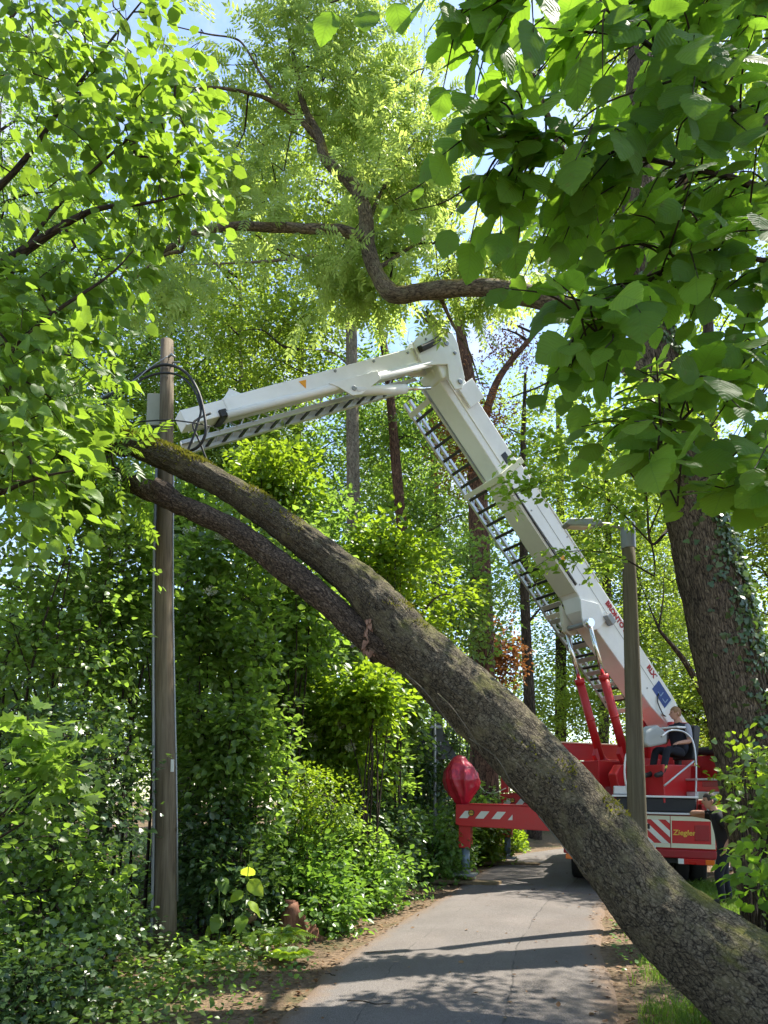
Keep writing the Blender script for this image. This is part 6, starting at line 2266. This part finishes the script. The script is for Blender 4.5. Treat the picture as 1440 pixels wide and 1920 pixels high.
S('wood_shrub', 'far verge bushes beyond the truck wheels', 1330, 1570, 24.0, 130, 50, 330, 'leaf_forest_light', .11, T_RHOMB, 14, 233, 1.0, L=.6, W=.36)
S('wood_shrub', 'deep green thicket high on the left bank behind the ivy', 330, 1280, 11.5, 140, 220, 520, 'leaf_forest', .085, T_OVAL, 10, 234, 1.0)
S('wood_shrub', 'deep green thicket on the bank behind the flowering elder', 600, 1290, 14.0, 120, 180, 480, 'leaf_forest', .09, T_OVAL, 10, 235, 1.0)
S('wood_shrub', 'shaded thicket at far left behind the ivy', 60, 1300, 10.5, 200, 250, 520, 'leaf_forest', .085, T_OVAL, 10, 236, 1.0)

S('bank_shrub', 'leafy ground elder below the small leaved rounded shrub', 560, 1620, 9.8, 80, 60, 300, 'leaf_nettle', .06, T_OVAL, 10, 237, .6)
S('bank_shrub', 'leafy bank foot right of the small leaved rounded shrub', 650, 1590, 11.2, 70, 70, 320, 'leaf_shrub', .065, T_OVAL, 10, 238, .6)
S('bank_shrub', 'green bank behind the road sign foot', 850, 1530, 18.0, 90, 70, 380, 'leaf_shrub', .08, T_OVAL, 10, 239, .9)
S('bank_shrub', 'low leaves on the verge beside the far outrigger foot', 935, 1590, 23.0, 45, 40, 260, 'leaf_shrub_light', .09, T_OVAL, 10, 240, .9)
S('wood_shrub', 'tall leafy understorey between the pole and the rusty trunk', 500, 1300, 11.6, 110, 150, 480, 'leaf_shrub', .085, T_OVAL, 10, 241, .8)
S('wood_shrub', 'leafy thicket under the middle of the leaning trunk', 690, 1440, 13.4, 70, 120, 360, 'leaf_shrub', .085, T_OVAL, 10, 242, .7)
S('wood_shrub', 'sunlit leaves just above the leaning trunk left of the pale trunk', 500, 900, 12.5, 100, 80, 300, 'leaf_shrub_light', .085, T_OVAL, 10, 243, .8)
S('bramble_shrub', 'dark leafy clump at the very bottom left of the bank', 60, 1830, 5.6, 130, 70, 200, 'leaf_ivy', .06, T_IVY, 10, 245, .5)
# --- ground cover, litter, grass: uncountable
rng = np.random.default_rng(301)


def scatter(n, x0, x1, y0, y1, dens):
    x, y = rng.uniform(x0, x1, n), y0 + (y1 - y0) * rng.random(n) ** 1.3
    le, re = np.interp(y, LE_Y, LE_X), np.interp(y, LE_Y, RE_X)
    k = rng.random(n) < dens(x, y, le, re)
    return x[k], y[k]


def patch(x, y, f=1.2, o=0.0):
    return fbm(np.stack([x * f + o, y * f, 0 * x], -1), 3)


# ivy carpet on the left bank
x, y = scatter(52000, -6, 2, 5.2, 19, lambda x, y, le, re: np.clip((le - .30 - .25 * patch(x, y, 2.5, 5) - x) * 2.2, 0, 1) * np.clip((patch(x, y) - .30) * 4, 0, 1) * np.clip((x + y * .16 + 3.3) * 1.5, .5, 1))
z = ground_z(x, y) + rng.random(len(x)) ** 1.5 * .26
m = len(x)
d = rng.normal(0, 1, (m, 3)) * np.array([1, 1, .35])
tag(leaf_mesh('ivy_carpet', 'leaf_shrub', None, T_MID, np.stack([x, y, z], -1), d, np.array([0, -.45, 1.0]) + rng.normal(0, .4, (m, 3)), rng.uniform(.035, .085, m), rng.random(m)),
    'low ivy carpet covering the left bank', 'ground cover', None, 'stuff')
# small weeds by the right verge and at the foot of the bank
x, y = scatter(16000, -3, 6, 5.0, 16, lambda x, y, le, re: np.where(x < le, np.clip(1 - (le - x - .25) * 1.4, 0, 1) * (x < le - .12), np.clip(1 - (x - re - .2) * .5, 0, 1) * (x > re + .1)) * np.clip((patch(x, y, 1.8, 40) - .46) * 8, 0, 1))
m = len(x)
z = ground_z(x, y) + rng.random(m) * .10
tag(leaf_mesh('weeds', 'leaf_nettle', None, T_OVAL, np.stack([x, y, z], -1), rng.normal(0, 1, (m, 3)) * np.array([1, 1, .3]) + np.array([0, 0, .35]), np.array([0, -.3, 1.0]) + rng.normal(0, .4, (m, 3)), rng.uniform(.025, .065, m), rng.random(m)),
    'small weeds along the road edges', 'weeds', None, 'stuff')
# grass on the right verge
x, y = scatter(90000, 1.2, 6.5, 4.8, 14, lambda x, y, le, re: np.clip((x - re - .10 - .5 * np.clip(patch(x, y, 1.6, 23) - .35, 0, 1)) * 4, 0, 1) * np.clip((patch(x, y, 1.1, 11) - .30) * 7, 0.06, 1))
m = len(x)
z = ground_z(x, y)
V = np.zeros((m, 5, 3))
h = rng.uniform(.05, .17, m)
an = rng.random(m) * 6.283
wd = rng.uniform(.002, .0045, m)
lean = rng.normal(0, .5, (m, 2)) * h[:, None]
ax = np.stack([np.cos(an), np.sin(an)], -1)
b0 = np.stack([x, y], -1)
V[:, 0, :2] = b0 - ax * wd[:, None]
V[:, 1, :2] = b0 + ax * wd[:, None]
V[:, 2, :2] = b0 + ax * wd[:, None] * .8 + lean * .4
V[:, 3, :2] = b0 - ax * wd[:, None] * .8 + lean * .4
V[:, 4, :2] = b0 + lean * 1.1
V[:, 0, 2] = V[:, 1, 2] = z - .01
V[:, 2, 2] = V[:, 3, 2] = z + h * .6
V[:, 4, 2] = z + h * .95
ix = (np.arange(m) * 5)[:, None]
tag(np_mesh('grass', V.reshape(-1, 3), [ix + np.array([[0, 1, 2, 3]]), ix + np.array([[3, 2, 4]])], 'grass_blade', None, False, None, {'rnd': np.repeat(rng.random(m), 5)}), 'short grass on the right verge', 'grass', None, 'stuff')
# leaf litter
x, y = scatter(50000, -6, 8, 4.4, 20, lambda x, y, le, re: np.where(x < le, np.clip(1.15 - (le - x) * .55, .12, 1), np.where(x > re, np.clip(1.1 - (x - re) * .35, .15, 1), np.clip(1 - np.minimum(x - le, re - x) * 4.0, .04, 1) * .6)) * .48)
m = len(x)
le, re = np.interp(y, LE_Y, LE_X), np.interp(y, LE_Y, RE_X)
on = (x > le) & (x < re)
ta_ = np.clip((x - le) / (re - le), 0, 1)
z = np.where(on, .016 + .03 * (1 - (2 * ta_ - 1) ** 2), ground_z(x, y) + .008) + rng.random(m) * .014
T_CURL = tmpl([(0, 0, .12), (0, .5, 0), (0, 1, .16), (.27, .2, .14), (.36, .5, .16), (.2, .8, .14), (-.27, .2, .10), (-.36, .5, .2), (-.2, .8, .14)], T_OVAL[1])
tag(leaf_mesh('leaf_litter', 'leaf_dead', None, T_CURL, np.stack([x, y, z], -1), rng.normal(0, 1, (m, 3)) * np.array([1, 1, .12]), np.array([0, 0, 1.0]) + rng.normal(0, .25, (m, 3)), rng.uniform(.018, .062, m), rng.random(m)),
    'brown fallen leaves along the road edges', 'leaf litter', None, 'stuff')


# --- single plants and pieces in front
def weed(label, bx_, by_, Y, top, nleaf, leaf, size, seed, tm):
    rng = np.random.default_rng(seed)
    b = P(bx_, by_, Y)
    b.z = gz(b.x, b.y)
    root = thing('tall_weed', label, 'plant', b, 'tall big leaved weeds on the bank')
    w = Wood()
    t_ = P(*top)
    c, _ = w.limb([b, b * .55 + t_ * .45 + Vector((.02, 0, 0)), t_], [.010, .007, .004], 20, 6, .05, 8)
    w.build('stem', 'stem_green', root)
    for k in range(nleaf):
        i = int(4 + 15 * (k + .5) / nleaf)
        a = k * 2.4 + rng.normal(0, .3)
        d = np.array([math.cos(a), math.sin(a) * .6 - .25, -.35 - .5 * rng.random()])
        leaf_mesh('leaf', leaf if k >= nleaf - 4 else 'leaf_shrub_light', root, tm, np.array([c[i] + d * .03]), d[None], np.array([[0, -.6, .7]]) + rng.normal(0, .25, (1, 3)), np.array([size * rng.uniform(.7, 1.2)]), np.array([rng.random()]), True, True)
    return root


BIG = broad_leaf(.36, .012, .25, .12, 11, .1, .03, 3)
weed('tall weed with glowing yellow green drooping leaves in front of the ivy', 445, 1760, 7.9, (468, 1600, 7.8), 7, 'leaf_yellow', .20, 401, BIG)
weed('tall weed with large dull green leaves left of the glowing one', 405, 1770, 8.0, (410, 1620, 8.0), 6, 'leaf_shrub_light', .20, 402, BIG)


def fern(label, bx_, by_, Y, seed, n=9, ln=.42):
    rng = np.random.default_rng(seed)
    b = P(bx_, by_, Y)
    b.z = gz(b.x, b.y)
    root = thing('fern', label, 'fern', b, 'ferns beside the stump')
    for k in range(n):
        a = 2 * math.pi * k / n + rng.normal(0, .25)
        out = np.array([math.cos(a), math.sin(a), 0])
        q = [np.array(b), np.array(b) + out * ln * .4 + np.array([0, 0, ln * .55]), np.array(b) + out * ln * .95 + np.array([0, 0, ln * .45])]
        c = catmull(q, 22)
        T = norm(np.gradient(c, axis=0))
        sd = norm(np.cross(T, [0, 0, 1.0]))
        pos, dr, sz = [], [], []
        for i in range(3, 22):
            for s in (-1, 1):
                pos.append(c[i])
                dr.append(sd[i] * s + T[i] * .35 + np.array([0, 0, -.1]))
                sz.append(.11 * math.sin(math.pi * min(1, (i - 1) / 21)) + .012)
        nn = np.cross(sd, T)[np.repeat(np.arange(3, 22), 2)]
        leaf_mesh('frond', 'leaf_shrub_light', root, T_NARROW, np.array(pos), np.array(dr), nn, np.array(sz), rng.random(len(pos)))
    return root


fern('fern with fresh upright fronds just in front of the brown stump', 525, 1775, 8.0, 411)
fern('small spreading fern at the road edge below the stump', 545, 1800, 7.5, 412, 8, .24)
fern('pale fern left of the glowing weed at the bank foot', 380, 1800, 7.6, 413, 8, .28)

# broken stump
b = P(560, 1735, 8.7)
b.z = gz(b.x, b.y)
V, F = [], []
rng = np.random.default_rng(421)
nu, nv = 30, 12
for i in range(nv + 1):
    t = i / nv
    for j in range(nu):
        a = 2 * math.pi * j / nu
        r = .15 * (1.25 - .5 * t) * (1 + .22 * math.sin(2 * a + .5) + .10 * math.sin(5 * a))
        hh = .38 * t * (1 + .40 * math.cos(a + 2.6) + .12 * math.sin(6 * a))
        if i == nv:
            r *= .15
            hh *= .93
        V.append((b.x + r * math.cos(a) * 1.25, b.y + r * math.sin(a) * .9, b.z - .06 + hh))
for i in range(nv):
    for j in range(nu):
        j2 = (j + 1) % nu
        F.append((i * nu + j, i * nu + j2, (i + 1) * nu + j2, (i + 1) * nu + j))
V = np.array(V)
V += (vnoise(V * 17)[:, None] - .5) * .05
tag(np_mesh('tree_stump', V, [F], 'rotten_wood'), 'jagged reddish brown rotten stump at the road edge', 'stump')
b2 = P(470, 1680, 8.9)
V, F = [], []
for i in range(9):
    th = math.pi * i / 8
    for j in range(16):
        ph = 2 * math.pi * j / 16
        V.append((b2.x + .11 * math.sin(th) * math.cos(ph), 8.75 + .09 * math.sin(th) * math.sin(ph), gz(b2.x, 8.75) + .25 + .09 * math.cos(th)))
for i in range(8):
    for j in range(16):
        j2 = (j + 1) % 16
        F.append((i * 16 + j, (i + 1) * 16 + j, (i + 1) * 16 + j2, i * 16 + j2))
V = np.array(V)
V += (vnoise(V * 13)[:, None] - .5) * .06
tag(np_mesh('cut_log', V, [F], 'board_wood', None, True), 'pale cut log end half hidden behind the glowing weed', 'log')

# twigs lying on the road
rng = np.random.default_rng(431)
for k, (x, y, an, ln, lab) in enumerate(((715, 1778, .3, .28, 'dark twig on the asphalt left of centre'), (630, 1800, 1.1, .16, 'short twig at the left road edge'), (690, 1868, -.3, .34, 'thin bent twig in the leaf shadow at the bottom'),
                                        (1000, 1665, .9, .14, 'small twig near the truck shadow'), (620, 1818, 2.4, .12, 'bark scrap at the lower left road edge'))):
    Yd = 1.57 * F_PX / (y - HORIZON)
    c = P(x, y, Yd)
    a = Vector((math.cos(an), math.sin(an), 0))
    b_ = Vector((-a.y, a.x, 0))
    m = MB()
    pts_ = catmull([c - a * ln / 2, c - a * ln * .15 + b_ * ln * .08, c + a * ln * .2 - b_ * .02, c + a * ln / 2 + b_ * ln * .1], 12)
    pts_[:, 2] = .056
    m.tube(pts_, np.linspace(.006, .003, 12), 6)
    tag(m.build('fallen_twig', 'twig', None, 0, True), lab, 'twig', 'twigs lying on the road')
